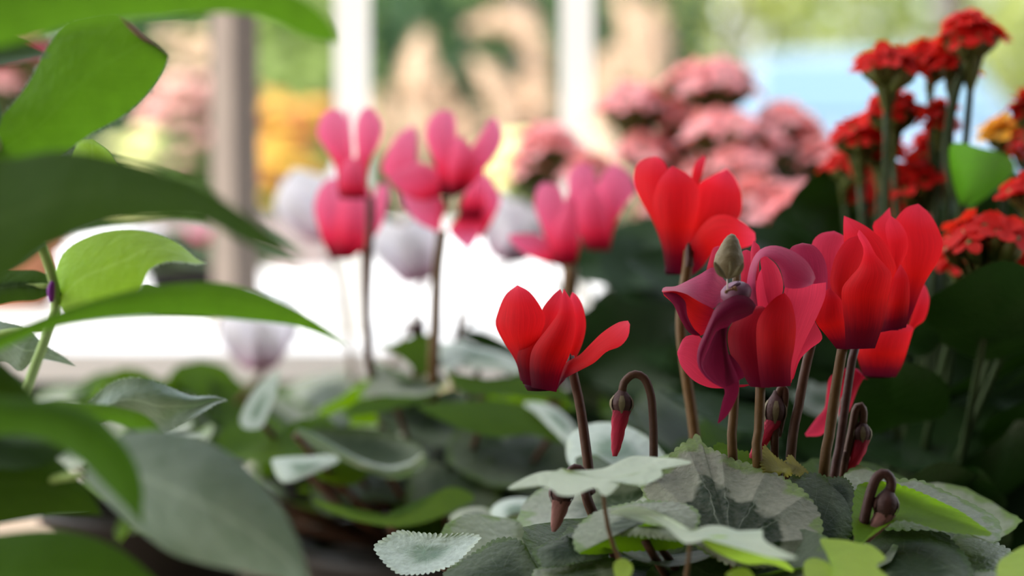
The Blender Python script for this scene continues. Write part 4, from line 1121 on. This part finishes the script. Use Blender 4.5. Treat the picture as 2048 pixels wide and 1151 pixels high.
# short stalks joining the leaves to the stem
mp = catmull(main, 120)
for o in [o for o in hp.children if o.name.startswith('leaf') and not o.name.startswith('leaf_node')]:
    c = sum((Vector(o.data.vertices[j].co) for j in range(13)), Vector()) / 13 + ORG[hp.name]
    a = min(mp, key=lambda q: (q - c).length + (0.03 if q.z > c.z + .01 else 0))
    v, ff = tube_geo(catmull([a, a.lerp(c, .5) + Vector((0, 0, .002)), c], 8), .0011, 7)
    obj('leaf_stalk', v, ff, M['green_stalk'], o)
rnd = random.Random(3)
for k in range(8):
    y = -50 + k * 150
    c = P(-110 - 30 * (k % 2), y + 30, .60 + .02 * (k % 3))
    free_leaf('leaf', c, (rnd.uniform(-.3, .3), -.4, 1), (-.6 + .3 * (k % 3), rnd.uniform(-.5, .5), -.2), .035, HD_, hp, 'lance', 0.05, 0.05, seed=k)

# ------------------------------------------------------------------ ivy in front of the red cyclamen
ib = P(1380, 1260, 0.66)
iv = thing('ivy', 'small ivy with pale lobed leaves creeping before the red cyclamen', 'ivy', (ib.x, ib.y, BZ))
ic = pot(iv, (ib.x, ib.y), 0.035, 0.785, 'terracotta')
IV, IL = M['ivy_leaf'], M['ivy_lime']
def il(c, rim, d, mat, frame, tilt, **k): return disc_leaf('leaf', c, rim, d, mat, iv, frame, tilt, **k)
il((640, 660), [(140, 705), (210, 660), (300, 622), (395, 612), (410, 598), (440, 612), (500, 612), (620, 603), (690, 575), (760, 543), (830, 538), (910, 546), (1000, 552), (1085, 572), (1000, 590), (925, 600), (930, 640), (860, 680), (800, 692), (745, 672), (715, 684), (660, 735), (625, 738), (590, 702), (540, 715), (480, 742), (400, 738), (370, 712), (300, 690), (210, 705)], 0.672, IV, A6, (0, -.0005), label='pale lobed ivy leaf seen edge-on', wave=0.002, seg=128)
il((1040, 930), [(660, 830), (720, 800), (800, 795), (880, 815), (960, 850), (1030, 890), (1090, 915), (1160, 895), (1240, 896), (1330, 925), (1405, 950), (1440, 912), (1450, 965), (1520, 1010), (1620, 1060), (1500, 1060), (1400, 1030), (1290, 975), (1180, 960), (1110, 975), (1050, 985), (1000, 950), (950, 900), (870, 862), (780, 835)], 0.652, IV, A6, (0, -.0005), label='long pale lobed ivy leaf across the silver leaf', seg=140, wave=0.002)
il((1250, 960), [(1130, 965), (1180, 950), (1260, 950), (1360, 985), (1450, 1040), (1560, 1080), (1600, 1130), (1480, 1090), (1360, 1090), (1250, 1050), (1160, 1000)], 0.648, IL, A6, (0, .0002))
il((600, 1060), [(485, 965), (540, 962), (620, 968), (690, 985), (745, 992), (820, 1058), (782, 1088), (780, 1110), (835, 1170), (700, 1190), (560, 1170), (545, 1110), (520, 1040)], 0.655, IL, A8, (0, -.0004), label='bright lime ivy leaf at the bottom edge')
il((500, 1120), [(405, 1085), (450, 1058), (510, 1075), (545, 1110), (565, 1170), (480, 1190), (410, 1160)], 0.652, IL, A8, (0, -.0004))
il((1560, 1130), [(1385, 1130), (1400, 1075), (1450, 1040), (1520, 1000), (1600, 990), (1650, 1060), (1620, 1180), (1500, 1200), (1400, 1180)], 0.645, IL, A8, (0, -.0004), label='lime ivy leaf in the bottom corner')
il((725, 1120), [(680, 1100), (700, 1070), (735, 1062), (770, 1085), (780, 1120), (755, 1165), (700, 1170)], 0.655, IL, A6, (0, -.0003), label='small round lime leaf')
il((1330, 1140), [(1255, 1150), (1285, 1120), (1340, 1108), (1380, 1125), (1400, 1170), (1330, 1190)], 0.65, IL, A6, (0, -.0003))
for px, d in (([(1205, 972), (1208, 1000), (1213, 1040), (1226, 1090), (1244, 1140)], .668), ([(1380, 1085), (1378, 1110), (1373, 1150), (1372, 1200)], .655), ([(1690, 1110), (1650, 1150), (1560, 1210)], .66),
              ([(1645, 1140), (1620, 1180), (1540, 1220)], .658), ([(2060, 1140), (1900, 1210), (1600, 1240)], .655), ([(1482, 1146), (1470, 1180), (1440, 1220)], .655)):
    ptube('stem', px, d, 4.6, M['stalk_olive'], iv, PX, 20, ic + Vector((0, 0, .003)))

# pale crumb of bark between the leaves
mb = MB()
rnd = random.Random(2)
for k in range(9):
    c = P(1595 + rnd.uniform(-13, 13), 1138 + rnd.uniform(-14, 14), .70 + rnd.uniform(-.002, .002))
    r = rnd.uniform(.0008, .0015)
    mb.tube([c - UP * r, c - UP * r * .4 + Vector((r * .2, 0, 0)), c + UP * r * .5, c + UP * r], [r * .4, r, r * .85, r * .3], 7)
cr_ = mb.build('bark_crumb', M['crumb'], rc)
cr_['label'] = 'pale crumb of bark lying on the leaves'

# ------------------------------------------------------------------ kalanchoes
def kal_head(parent, c, w, h, nf, pm, seed, cr, label=None, stem=True, fsize=0.0085):
    """a domed head of small four-petalled flowers over green calyx tubes"""
    rnd = random.Random(seed)
    pv, pf, cv = [], [], MB()
    root = c - Vector((0, 0, h * 1.5 + w * .25))
    for k in range(nf):
        t = (k + 0.5) / nf
        rr = math.sqrt(t)
        a = k * 2.39996 + rnd.uniform(-.2, .2)
        x, y = rr * math.cos(a) * w / 2, rr * math.sin(a) * w / 2
        z = (1 - rr * rr) * h * 0.55 - rr ** 3 * h * .10 + rnd.uniform(-.5, .5) * h * 0.35
        p = c + Vector((x, y, z))
        up = Vector((x * 0.9 / (w / 2), y * 0.9 / (w / 2), 0.9)).normalized()
        s1 = up.orthogonal().normalized()
        s2 = up.cross(s1)
        an0 = rnd.uniform(0, 6.28)
        fs = fsize * rnd.uniform(.75, 1.15)
        opened = rnd.uniform(-0.25, 0.35)
        for q in range(4):
            an = an0 + q * PI / 2
            dr = s1 * math.cos(an) + s2 * math.sin(an)
            tg = up.cross(dr)
            n = len(pv)
            prof = [(0.08, .12, 0.0), (.40, .34, .05 + opened * .15), (.75, .36, .04 + opened * .4), (1.0, .16, opened * .8)]
            for (o_, wd, hz) in prof:
                for s in (-1, 0, 1):
                    pv.append(p + (dr * o_ + tg * wd * s + up * (hz - (.06 if s == 0 else 0))) * fs)
            for i in range(3):
                for j in range(2):
                    pf.append((n + i * 3 + j, n + i * 3 + j + 1, n + i * 3 + j + 4, n + i * 3 + j + 3))
        e = p - up * fs * 1.5
        cv.tube([p, p.lerp(e, .45), e], [fs * .20, fs * .42, fs * .22], 6)
        cv.tube([e, e.lerp(root, .5) + Vector((0, 0, -.1 * h)), root], [fs * .17, fs * .13, fs * .11], 5, False)
    o = obj('flower_head', pv, pf, pm, parent, None, label)
    cv.build('calyx', M['calyx_green'], o)
    if stem:
        b = cr + Vector((rnd.uniform(-.015, .015), rnd.uniform(-.015, .015), 0))
        pts = catmull([root + Vector((0, 0, .002)), root.lerp(b, .35) + Vector((rnd.uniform(-.006, .006), 0, -.005)), b], 16)
        v, f_ = tube_geo(pts, 0.0017, 8)
        obj('flower_stalk', v, f_, M['kal_stem'], o)
    return o


def kal_leaves(t, cr, n, seed, spread, zlo, zhi, size=(.03, .045), mats=('kal_leaf',)):
    rnd = random.Random(seed)
    for k in range(n):
        a = rnd.uniform(0, 6.28); r = spread * math.sqrt(rnd.uniform(.05, 1))
        c = cr + Vector((r * math.cos(a), r * math.sin(a), rnd.uniform(zlo, zhi)))
        o = free_leaf('leaf', c, (-.5 * math.cos(a) + rnd.uniform(-.4, .4), -.4 * math.sin(a) + rnd.uniform(-.5, .3), .8), (math.cos(a), math.sin(a), rnd.uniform(-.4, .3)), rnd.uniform(*size), M[mats[k % len(mats)]], t, 'oval', .12, .05, seed=k)
        v, ff = tube_geo(catmull([Vector((cr.x, cr.y, max(cr.z, c.z - .04))) + (c - cr) * .15 * Vector((1, 1, 0)).length * .3, c - Vector((0, 0, .004))], 6), .0018, 6)
    return t


b = P(1850, 900, 0.98)
rk = thing('red_kalanchoe', 'tall potted kalanchoe with scarlet flower heads beside the red cyclamen', 'kalanchoe', (b.x, b.y, BZ))
kc = pot(rk, (b.x, b.y), 0.06, 0.80)
for i, (x, y, d, wpx, hpx, nf) in enumerate([(1942, 70, .95, 120, 62, 24), (1775, 128, .95, 118, 50, 22), (1862, 112, .97, 80, 46, 14), (1788, 222, .97, 100, 55, 18), (1722, 276, .99, 110, 52, 18), (1838, 360, .98, 120, 62, 22),
                                            (2062, 222, .96, 80, 50, 12), (1978, 478, .88, 190, 70, 26), (2062, 385, .90, 110, 40, 14), (1868, 296, .99, 70, 42, 10), (2012, 262, 1.0, 80, 40, 10), (2040, 540, .90, 110, 50, 14), (1690, 330, 1.02, 80, 44, 12), (1880, 235, .97, 60, 40, 8), (1760, 300, 1.0, 90, 50, 12), (1905, 130, .96, 70, 40, 9), (1735, 400, 1.03, 90, 50, 12), (1800, 420, 1.02, 80, 50, 10), (2070, 300, .98, 90, 60, 12), (1920, 520, .92, 70, 50, 9)]):
    kal_head(rk, P(x, y, d), wpx / FP * d, hpx / FP * d, nf, M['red_floret'] if (x, y) != (2012, 262) else M['amber_floret'], 100 + i, kc, 'amber yellow flower head' if (x, y) == (2012, 262) else None, fsize=.0086 if i != 7 else .0088)
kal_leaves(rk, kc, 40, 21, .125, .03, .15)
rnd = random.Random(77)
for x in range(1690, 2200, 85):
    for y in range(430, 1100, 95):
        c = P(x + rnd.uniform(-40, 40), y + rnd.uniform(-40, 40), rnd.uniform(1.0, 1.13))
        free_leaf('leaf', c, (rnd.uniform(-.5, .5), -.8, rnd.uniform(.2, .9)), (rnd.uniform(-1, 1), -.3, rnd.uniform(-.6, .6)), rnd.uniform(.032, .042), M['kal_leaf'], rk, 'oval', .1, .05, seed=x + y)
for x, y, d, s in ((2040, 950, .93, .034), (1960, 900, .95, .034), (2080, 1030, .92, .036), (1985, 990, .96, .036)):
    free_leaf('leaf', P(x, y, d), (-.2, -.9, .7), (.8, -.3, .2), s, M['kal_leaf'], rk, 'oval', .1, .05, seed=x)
disc_leaf('leaf', (1940, 380), [(1898, 300), (1915, 285), (1960, 295), (2015, 310), (2030, 340), (1990, 380), (1950, 410), (1925, 415), (1905, 360)], .95, M['kal_bright'], rk, PX, (0.0003, .0002), .004, label='bright green leaf against the stalk')
v, ff = tube_geo(catmull([P(1940, 110, .95), P(1915, 170, .95), P(1900, 240, .95), P(1893, 310, .95), P(1908, 380, .95), P(1925, 440, .955), P(1900, 700, .97), kc], 30), .0022, 8)
obj('flower_stalk', v, ff, M['kal_stem'], rk)
b = P(1400, 900, 1.33)
pk = thing('pink_kalanchoe', 'potted kalanchoe with salmon pink flower heads between the cyclamens and the car', 'kalanchoe', (b.x, b.y, BZ))
kc = pot(pk, (b.x, b.y), 0.07, 0.80)
for i, (x, y, d, wpx, hpx, nf) in enumerate([(1420, 165, 1.36, 190, 66, 30), (1268, 205, 1.35, 140, 58, 24), (1452, 262, 1.32, 170, 62, 28), (1570, 245, 1.36, 110, 50, 18), (1100, 300, 1.38, 120, 70, 22), (1285, 308, 1.34, 110, 52, 16),
                                            (1590, 420, 1.27, 160, 80, 26), (1480, 330, 1.30, 120, 60, 16), (1440, 420, 1.29, 100, 60, 14), (1640, 480, 1.26, 110, 60, 14), (1638, 320, 1.34, 70, 60, 12), (1515, 395, 1.28, 90, 50, 12), (1180, 350, 1.36, 100, 60, 14), (1345, 295, 1.36, 80, 44, 10), (1560, 480, 1.26, 100, 50, 12), (1335, 400, 1.33, 90, 50, 10), (1060, 340, 1.38, 70, 60, 10), (1520, 300, 1.33, 110, 60, 16), (1410, 350, 1.33, 110, 60, 14), (1640, 400, 1.33, 100, 60, 14), (1610, 265, 1.36, 70, 50, 10), (1350, 235, 1.36, 90, 50, 12)]):
    kal_head(pk, P(x, y, d), wpx / FP * d, hpx / FP * d, nf, M['pink_floret'], 200 + i, kc, fsize=.0112)
kal_leaves(pk, kc, 40, 33, .15, .02, .085, (.032, .05))
for x in range(1240, 1720, 85):
    for y in range(520, 900, 95):
        c = P(x + rnd.uniform(-40, 40), y + rnd.uniform(-40, 40), rnd.uniform(1.2, 1.36))
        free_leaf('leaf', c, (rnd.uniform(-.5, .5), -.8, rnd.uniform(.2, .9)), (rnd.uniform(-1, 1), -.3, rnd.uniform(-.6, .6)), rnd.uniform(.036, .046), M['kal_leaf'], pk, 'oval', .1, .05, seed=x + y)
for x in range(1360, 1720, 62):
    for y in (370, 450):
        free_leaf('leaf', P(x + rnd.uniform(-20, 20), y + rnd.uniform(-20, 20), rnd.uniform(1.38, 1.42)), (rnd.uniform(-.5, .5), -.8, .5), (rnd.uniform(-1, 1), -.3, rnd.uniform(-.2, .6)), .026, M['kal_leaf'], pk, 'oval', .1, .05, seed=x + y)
disc_leaf('leaf', (1650, 800), [(1575, 770), (1620, 762), (1680, 768), (1730, 800), (1780, 830), (1740, 850), (1680, 840), (1610, 820)], 1.0, M['pale_leaf'], rk, PX, (0, -.0004), 0.0, label='pale shining leaf behind the stalks')
b = P(10, 600, 1.9)
ek = thing('pink_kalanchoe', 'crimson pink kalanchoe on the white table at the left edge behind the hairy leaves', 'kalanchoe', (b.x, b.y, TZ))
old = BZ; BZ = TZ
kc = pot(ek, (b.x, b.y), 0.05, 0.92, 'terracotta')
BZ = old
for i, (x, y, wpx, hpx) in enumerate(((60, 120, 110, 60), (10, 175, 110, 60), (-60, 120, 110, 60), (30, 60, 90, 50))):
    kal_head(ek, P(x, y, 1.9), wpx / FP * 1.9, hpx / FP * 1.9, 14, M['crimson_floret' if i % 2 == 0 else 'pink_floret'], 400 + i, kc, fsize=.011)
kal_leaves(ek, kc, 16, 44, .06, .0, .10, (.03, .04))
# ------------------------------------------------------------------ posts behind the plants
def post(name, label, x0, x1, ytop, ybot, d, mat, group=None, zb=None, depth=None):
    a, b = P(x0, ytop, d), P(x1, ytop, d)
    cx, wd = (a.x + b.x) / 2, (b.x - a.x)
    y = (a.y + b.y) / 2
    o = MB().box((cx - wd / 2, y, zb if zb is not None else 0.0), (cx + wd / 2, y + (depth or wd), 1.9)).build(name, mat, None, None, False, (cx, y, zb or 0.0))
    return tag(o, label, 'post', group)


post('post', 'white post rising behind the rabbit-ear pink flower', 668, 736, 0, 0, 1.62, M['white_paint'], 'white posts', TZ, 0.022)
post('post', 'white post between the pale pink pair and the salmon kalanchoe', 1124, 1186, 0, 0, 1.622, M['white_paint'], 'white posts', TZ, 0.022)
bp = P(470, 300, 1.64)
o = MB()
hw = .0127
c45 = [(math.cos(a) * hw * 1.414, math.sin(a) * hw * 1.414) for a in (math.radians(q) for q in (4, 94, 184, 274))]
vv = [Vector((bp.x + x, bp.y + y, z)) for z in (TZ, 1.9) for x, y in c45]
o.add(vv, [(0, 1, 2, 3)[::-1], (4, 5, 6, 7), (0, 1, 5, 4), (1, 2, 6, 5), (2, 3, 7, 6), (3, 0, 4, 7)])
pb = tag(o.build('post', M['brown_wood'], None, None, False, (bp.x, bp.y, TZ)), 'weathered brown square post nearest the hairy leaves', 'post')
sb = MB()
a_, b_ = P(1168, 238, 1.59), P(1250, 345, 1.59)
b2 = a_ + (b_ - a_) * ((a_.z - TZ - .006) / (a_.z - b_.z))
st = MB().tube([a_, a_.lerp(b2, .5), b2], .0075, 10).build('stake', M['bench_wood'], None, None, True, b2)
tag(st, 'slanting tan stake at the foot of the second white post', 'stake')

# weathered crate on the white table
M['crate_wood'] = plain('weathered crate wood', (0.30, 0.245, 0.235), 0.8, 0.2, 30)
ca, cb = P(285, 500, 2.45), P(655, 500, 2.45)
ct = thing('crate', 'weathered wooden crate on the white table behind the brown post', 'crate', ((ca.x + cb.x) / 2, ca.y, TZ))
for z in (TZ + .002, TZ + .031):
    MB().box((ca.x, ca.y, z), (cb.x, ca.y + .008, z + .024)).build('board', M['crate_wood'], ct, smooth=False)
    MB().box((ca.x, ca.y + .142, z), (cb.x, ca.y + .15, z + .024)).build('board', M['crate_wood'], ct, smooth=False)
    MB().box((ca.x, ca.y + .008, z), (ca.x + .008, ca.y + .142, z + .024)).build('board', M['crate_wood'], ct, smooth=False)
    MB().box((cb.x - .008, ca.y + .008, z), (cb.x, ca.y + .142, z + .024)).build('board', M['crate_wood'], ct, smooth=False)
MB().box((ca.x + .008, ca.y + .008, TZ), (cb.x - .008, ca.y + .142, TZ + .004)).build('bottom', M['crate_wood'], ct, smooth=False)
for x in (ca.x + .008, cb.x - .022):
    for y in (ca.y + .008, ca.y + .128):
        MB().box((x, y, TZ + .004), (x + .014, y + .014, TZ + .058)).build('corner_block', M['crate_wood'], ct, smooth=False)

# ------------------------------------------------------------------ distance: grasses, flowers, shrubs, trees, car
def leaf_cloud(mb, c, r, n, s, rnd):
    for _ in range(n):
        while True:
            q = Vector((rnd.uniform(-1, 1), rnd.uniform(-1, 1), rnd.uniform(-1, 1)))
            if .25 < q.length < 1: break
        p = Vector(c) + Vector((q.x * r[0], q.y * r[1], q.z * r[2]))
        if p.z < 0.02: p.z = 0.02 + abs(p.z) * .1
        nm = (q + Vector((rnd.uniform(-.8, .8), rnd.uniform(-.8, .8), rnd.uniform(-.3, .9)))).normalized()
        a = nm.orthogonal().normalized()
        b_ = nm.cross(a)
        an = rnd.uniform(0, 6.28)
        u, v = a * math.cos(an) + b_ * math.sin(an), b_ * math.cos(an) - a * math.sin(an)
        k = s * rnd.uniform(.6, 1.3)
        mb.add([p - u * k, p + v * k * .45 + nm * k * .12, p + u * k, p - v * k * .45 + nm * k * .12], [(0, 1, 2, 3)])


def shrub(name, label, cat, loc, r, n, s, mat, group, trunk_h=0.0, seed=0, trunk_r=.05):
    rnd = random.Random(seed)
    t = thing(name, label, cat, loc, group)
    x, y, _ = loc
    mb = MB()
    leaf_cloud(mb, (x, y, trunk_h + r[2] * .95), r, n, s, rnd)
    mb.build('crown', M[mat], t)
    st = MB()
    for k in range(4 if trunk_h < .3 else 1):
        st.tube([Vector((x + .06 * k - .09 if trunk_h < .3 else x, y, 0)), Vector((x + (.25 * k - .37 if trunk_h < .3 else .03), y + .1, trunk_h + r[2] * .8)), Vector((x + (.3 * k - .45 if trunk_h < .3 else .1), y, trunk_h + r[2] * 1.4))], [trunk_r, trunk_r * .7, trunk_r * .3], 8)
    st.build('trunk', M['bark'], t)
    return t


def X(px, d): return (px - 1024) / FP * d


G = 'shrubs and trees beyond the paving'
for i, (px, d, r, n, s, mat, lab) in enumerate([
        (120, 7.0, (.62, .45, .85), 1500, .06, 'shrub_dark', 'dark green shrub at the left edge behind the hairy leaves'),
        (420, 9.0, (.66, .45, 1.0), 1500, .07, 'shrub_mid', 'mid green shrub behind the brown post'),
        (600, 7.95, (.33, .33, .9), 1200, .06, 'shrub_light', 'light olive shrub between the brown post and the first white post'),
        (880, 10.5, (.72, .55, 1.15), 1800, .07, 'shrub_dark', 'dark shrub behind the tan grass plumes'),
        (1260, 9.0, (.36, .45, 1.15), 1300, .06, 'shrub_dark', 'dark shrub behind the second white post'),
        (990, 14.0, (.82, .7, 1.6), 1500, .09, 'shrub_mid', 'green bush far behind the plumes'),
        (200, 13.5, (1.4, .7, 1.6), 1800, .10, 'shrub_dark', 'wide dark bush far behind the brown post'),
        (1440, 17.6, (1.55, .75, 1.9), 1800, .12, 'shrub_yellow', 'yellow green bush behind the car roof'),
        (2230, 17.6, (1.5, .75, 1.9), 1800, .12, 'shrub_yellow', 'yellow green bush at the right edge beyond the car'),
        (640, 17.6, (1.5, .75, 1.9), 1800, .12, 'shrub_mid', 'broad green bush far behind the first white post'),
        (1860, 21.0, (1.9, .9, 2.3), 2000, .14, 'shrub_light', 'pale tall bush farthest back above the car, behind the scarlet kalanchoe'),
        (1040, 21.0, (1.9, .9, 2.3), 2000, .14, 'shrub_light', 'pale tall bush farthest back in the middle'),
        (220, 21.0, (1.9, .9, 2.3), 2000, .14, 'shrub_mid', 'tall bush farthest back at the left')]):
    shrub('shrub', lab, 'shrub', (X(px, d), d, 0), r, n, s, mat, G, 0.0, 300 + i)
shrub('tree', 'slim grey trunked tree above the scarlet kalanchoe', 'tree', (X(1895, 15.7), 15.7, 0), (.7, .55, .7), 1000, .08, 'shrub_light', G, 2.25, 330, .12)


def grass(name, label, px, d, n, h, plumes, seed):
    rnd = random.Random(seed)
    x, y = X(px, d), d
    t = thing(name, label, 'ornamental grass', (x, y, 0), 'plumed grasses beyond the white table')
    v, f = [], []
    for k in range(n):
        a = rnd.uniform(0, 6.28); L = h * rnd.uniform(.6, 1.0); out = rnd.uniform(.06, .36)
        bx, by = x + rnd.uniform(-.12, .12), y + rnd.uniform(-.1, .1)
        n0 = len(v)
        sd = Vector((-math.sin(a), math.cos(a), 0)) * .006
        for i in range(7):
            s = i / 6
            p = Vector((bx + math.cos(a) * out * s ** 1.8, by + math.sin(a) * out * s ** 1.8, L * s - .25 * L * s ** 3))
            v += [p - sd * (1 - s * .9), p + sd * (1 - s * .9)]
        for i in range(6):
            f.append((n0 + 2 * i, n0 + 2 * i + 1, n0 + 2 * i + 3, n0 + 2 * i + 2))
    obj('blades', v, f, M['blade'], t)['kind'] = 'stuff'
    for (p0x, p0y, p1x, p1y, p2x, p2y, w_) in plumes:
        dd = d + rnd.uniform(-.15, .15)
        pts = catmull([P(p0x, p0y, dd), P(p1x, p1y, dd), P(p2x, p2y, dd)], 18)
        mb = MB()
        mb.tube(pts, [w_ * (.25 + .75 * math.sin(PI * (i + .6) / 18.6)) * .5 for i in range(18)], 8)
        for i, p in enumerate(pts):
            for q in range(10):
                dr = Vector((rnd.uniform(-1, 1), rnd.uniform(-1, 1), rnd.uniform(-.2, .8))).normalized()
                wd = w_ * (.3 + .7 * math.sin(PI * (i + .6) / 18.6))
                s_ = dr.orthogonal().normalized() * wd * .10
                mb.add([p, p + dr * wd * .6 + s_, p + dr * wd * 1.1, p + dr * wd * .6 - s_], [(0, 1, 2, 3)])
        o = mb.build('plume', M['plume'], t)
        v2, f2 = tube_geo(catmull([pts[0], Vector((x + rnd.uniform(-.05, .05), y, pts[0].z * .5)), Vector((x, y, 0))], 10), .004, 6)
        obj('plume_stalk', v2, f2, M['plume'], o)
    return t


grass('ornamental_grass', 'clump of grass with tan plumes between the two white posts', 930, 4.6, 150, 1.0,
      [(835, 330, 832, 200, 845, 70, .050), (880, 330, 890, 230, 880, 150, .04), (1000, 340, 1010, 220, 950, 120, .045), (1090, 150, 1040, 50, 940, 55, .050), (1070, 300, 1075, 220, 1060, 150, .055), (800, 340, 770, 260, 765, 180, .03), (930, 350, 935, 290, 930, 220, .04), (1040, 330, 1035, 280, 1000, 160, .04)], 1)
grass('ornamental_grass', 'clump of grass with pale plumes behind the second white post', 1290, 5.6, 130, 1.0,
      [(1300, 200, 1310, 110, 1300, 10, .058), (1225, 230, 1220, 160, 1225, 100, .055), (1270, 160, 1265, 60, 1240, -20, .046), (1200, 300, 1205, 230, 1215, 170, .046)], 2)


def mound(name, label, px, py, d, r, mats, seed, nb=60, bs=.035):
    rnd = random.Random(seed)
    c = P(px, py, d)
    t = thing(name, label, 'flowers', (c.x, c.y, 0), 'blossoming clumps beyond the white table')
    mb = MB()
    leaf_cloud(mb, (c.x, c.y, c.z * .5), (r, r, c.z * .5), 700, .05, rnd)
    mb.build('leaves', M['shrub_mid'], t)['kind'] = 'stuff'
    for q, mt in enumerate(mats):
        b_ = MB()
        for k in range(nb):
            a = rnd.uniform(0, 6.28); rr = r * math.sqrt(rnd.random())
            p = Vector((c.x + rr * math.cos(a), c.y - abs(rr * math.sin(a)) * .8, c.z + rnd.uniform(-.16, .05)))
            s = bs * rnd.uniform(.7, 1.2)
            b_.tube([p - Vector((0, 0, s * .3)), p, p + Vector((0, 0, s * .35))], [s * .35, s, s * .5], 8)
        b_.build('blossoms', M[mt], t)['kind'] = 'stuff'
    return t


mound('flower_clump', 'orange and yellow blossoms between the brown and the first white post', 570, 232, 3.95, .075, ('yellow_bloom', 'orange_bloom'), 5, 26)
mound('flower_clump', 'pale yellow blossoms left of the brown post', 270, 275, 4.6, .05, ('cream_bloom',), 6, 16)
mound('flower_clump', 'pale yellow blossoms beside the spreading pink petals', 1010, 330, 3.9, .04, ('cream_bloom',), 7, 18)
mound('flower_clump', 'dusty pink blossoms at the left beyond the hairy leaves', 380, 205, 5.2, .10, ('pinkish_bloom',), 9, 30)
mound('flower_clump', 'tan seed heads above the pink blossoms by the brown post', 390, 80, 5.6, .08, ('plume',), 10, 30)

# pale blue car seen from behind
cx, cy = X(1748, 11.0), 11.0
car = thing('car', 'pale blue car parked beyond the kalanchoes', 'car', (cx, cy, 0))


def loft(sections, n=28, ex=3.5):
    """sections: (y, z0, z1, half width) lofted as rounded boxes"""
    v, f = [], []
    for (y, z0, z1, hw) in sections:
        for k in range(n):
            a = 2 * PI * k / n
            ca, sa = math.cos(a), math.sin(a)
            v.append((cx + hw * math.copysign(abs(ca) ** (2 / ex), ca), cy + y, (z0 + z1) / 2 + (z1 - z0) / 2 * math.copysign(abs(sa) ** (2 / ex), sa)))
    for i in range(len(sections) - 1):
        for k in range(n):
            f.append((i * n + k, i * n + (k + 1) % n, (i + 1) * n + (k + 1) % n, (i + 1) * n + k))
    f.append(tuple(range(n))[::-1])
    f.append(tuple((len(sections) - 1) * n + k for k in range(n)))
    return v, f


v, f_ = loft([(-.55, .45, .80, .72), (-.5, .30, .98, .80), (-.2, .25, 1.03, .84), (.6, .22, 1.02, .86), (2.0, .22, .98, .86), (2.8, .25, .92, .84), (3.4, .3, .85, .78), (3.55, .4, .7, .68)])
obj('body', v, f_, M['car_paint'], car)
v, f_ = loft([(-.10, .95, 1.05, .74), (.10, .95, 1.22, .70), (.42, .95, 1.40, .62), (.8, .95, 1.455, .60), (1.5, .95, 1.46, .60), (2.0, .95, 1.36, .62), (2.6, .9, 1.0, .7)], 32, 4)
obj('cabin', v, f_, M['car_paint'], car)


def quad(name, pts, mat, label=None):
    vs = [Vector((cx + p[0], cy + p[1], p[2])) for p in pts]
    nrm = (vs[1] - vs[0]).cross(vs[2] - vs[0]).normalized() * .012
    vs2 = [q + nrm for q in vs]
    return obj(name, vs + vs2, [(3, 2, 1, 0), (4, 5, 6, 7), (0, 1, 5, 4), (1, 2, 6, 5), (2, 3, 7, 6), (3, 0, 4, 7)], M[mat], car, None, label, False)


quad('rear_window', [(-.60, -.085, 1.08), (.60, -.085, 1.08), (.52, .36, 1.385), (-.52, .36, 1.385)], 'car_glass')
for s in (-1, 1):
    p = [(s * .715, .2, 1.06), (s * .715, 2.2, 1.05), (s * .628, 1.8, 1.36), (s * .628, .6, 1.38)]
    quad('side_window', p if s > 0 else p[::-1], 'car_glass')
    p = [(s * .60, -.535, .62), (s * .76, -.50, .62), (s * .76, -.44, .88), (s * .60, -.50, .88)]
    quad('tail_lamp', p if s > 0 else p[::-1], 'lamp_red')
    for y in (.25, 2.75):
        a_ = Vector((cx + s * .66, cy + y, .32)); b_ = Vector((cx + s * .875, cy + y, .32))
        vv, ff2 = tube_geo([a_, a_.lerp(b_, .15), a_.lerp(b_, .9), b_], [.28, .32, .32, .27], 28)
        wl = obj('wheel', vv, ff2, M['tyre'], car)
        vv, ff2 = tube_geo([b_ - Vector((s * .02, 0, 0)), b_ + Vector((s * .012, 0, 0)), b_ + Vector((s * .016, 0, 0))], [.2, .2, .05], 20)
        obj('hub_cap', vv, ff2, M['rim_metal'], wl)
quad('bumper', [(-.76, -.56, .34), (.76, -.56, .34), (.76, -.53, .52), (-.76, -.53, .52)], 'car_paint')
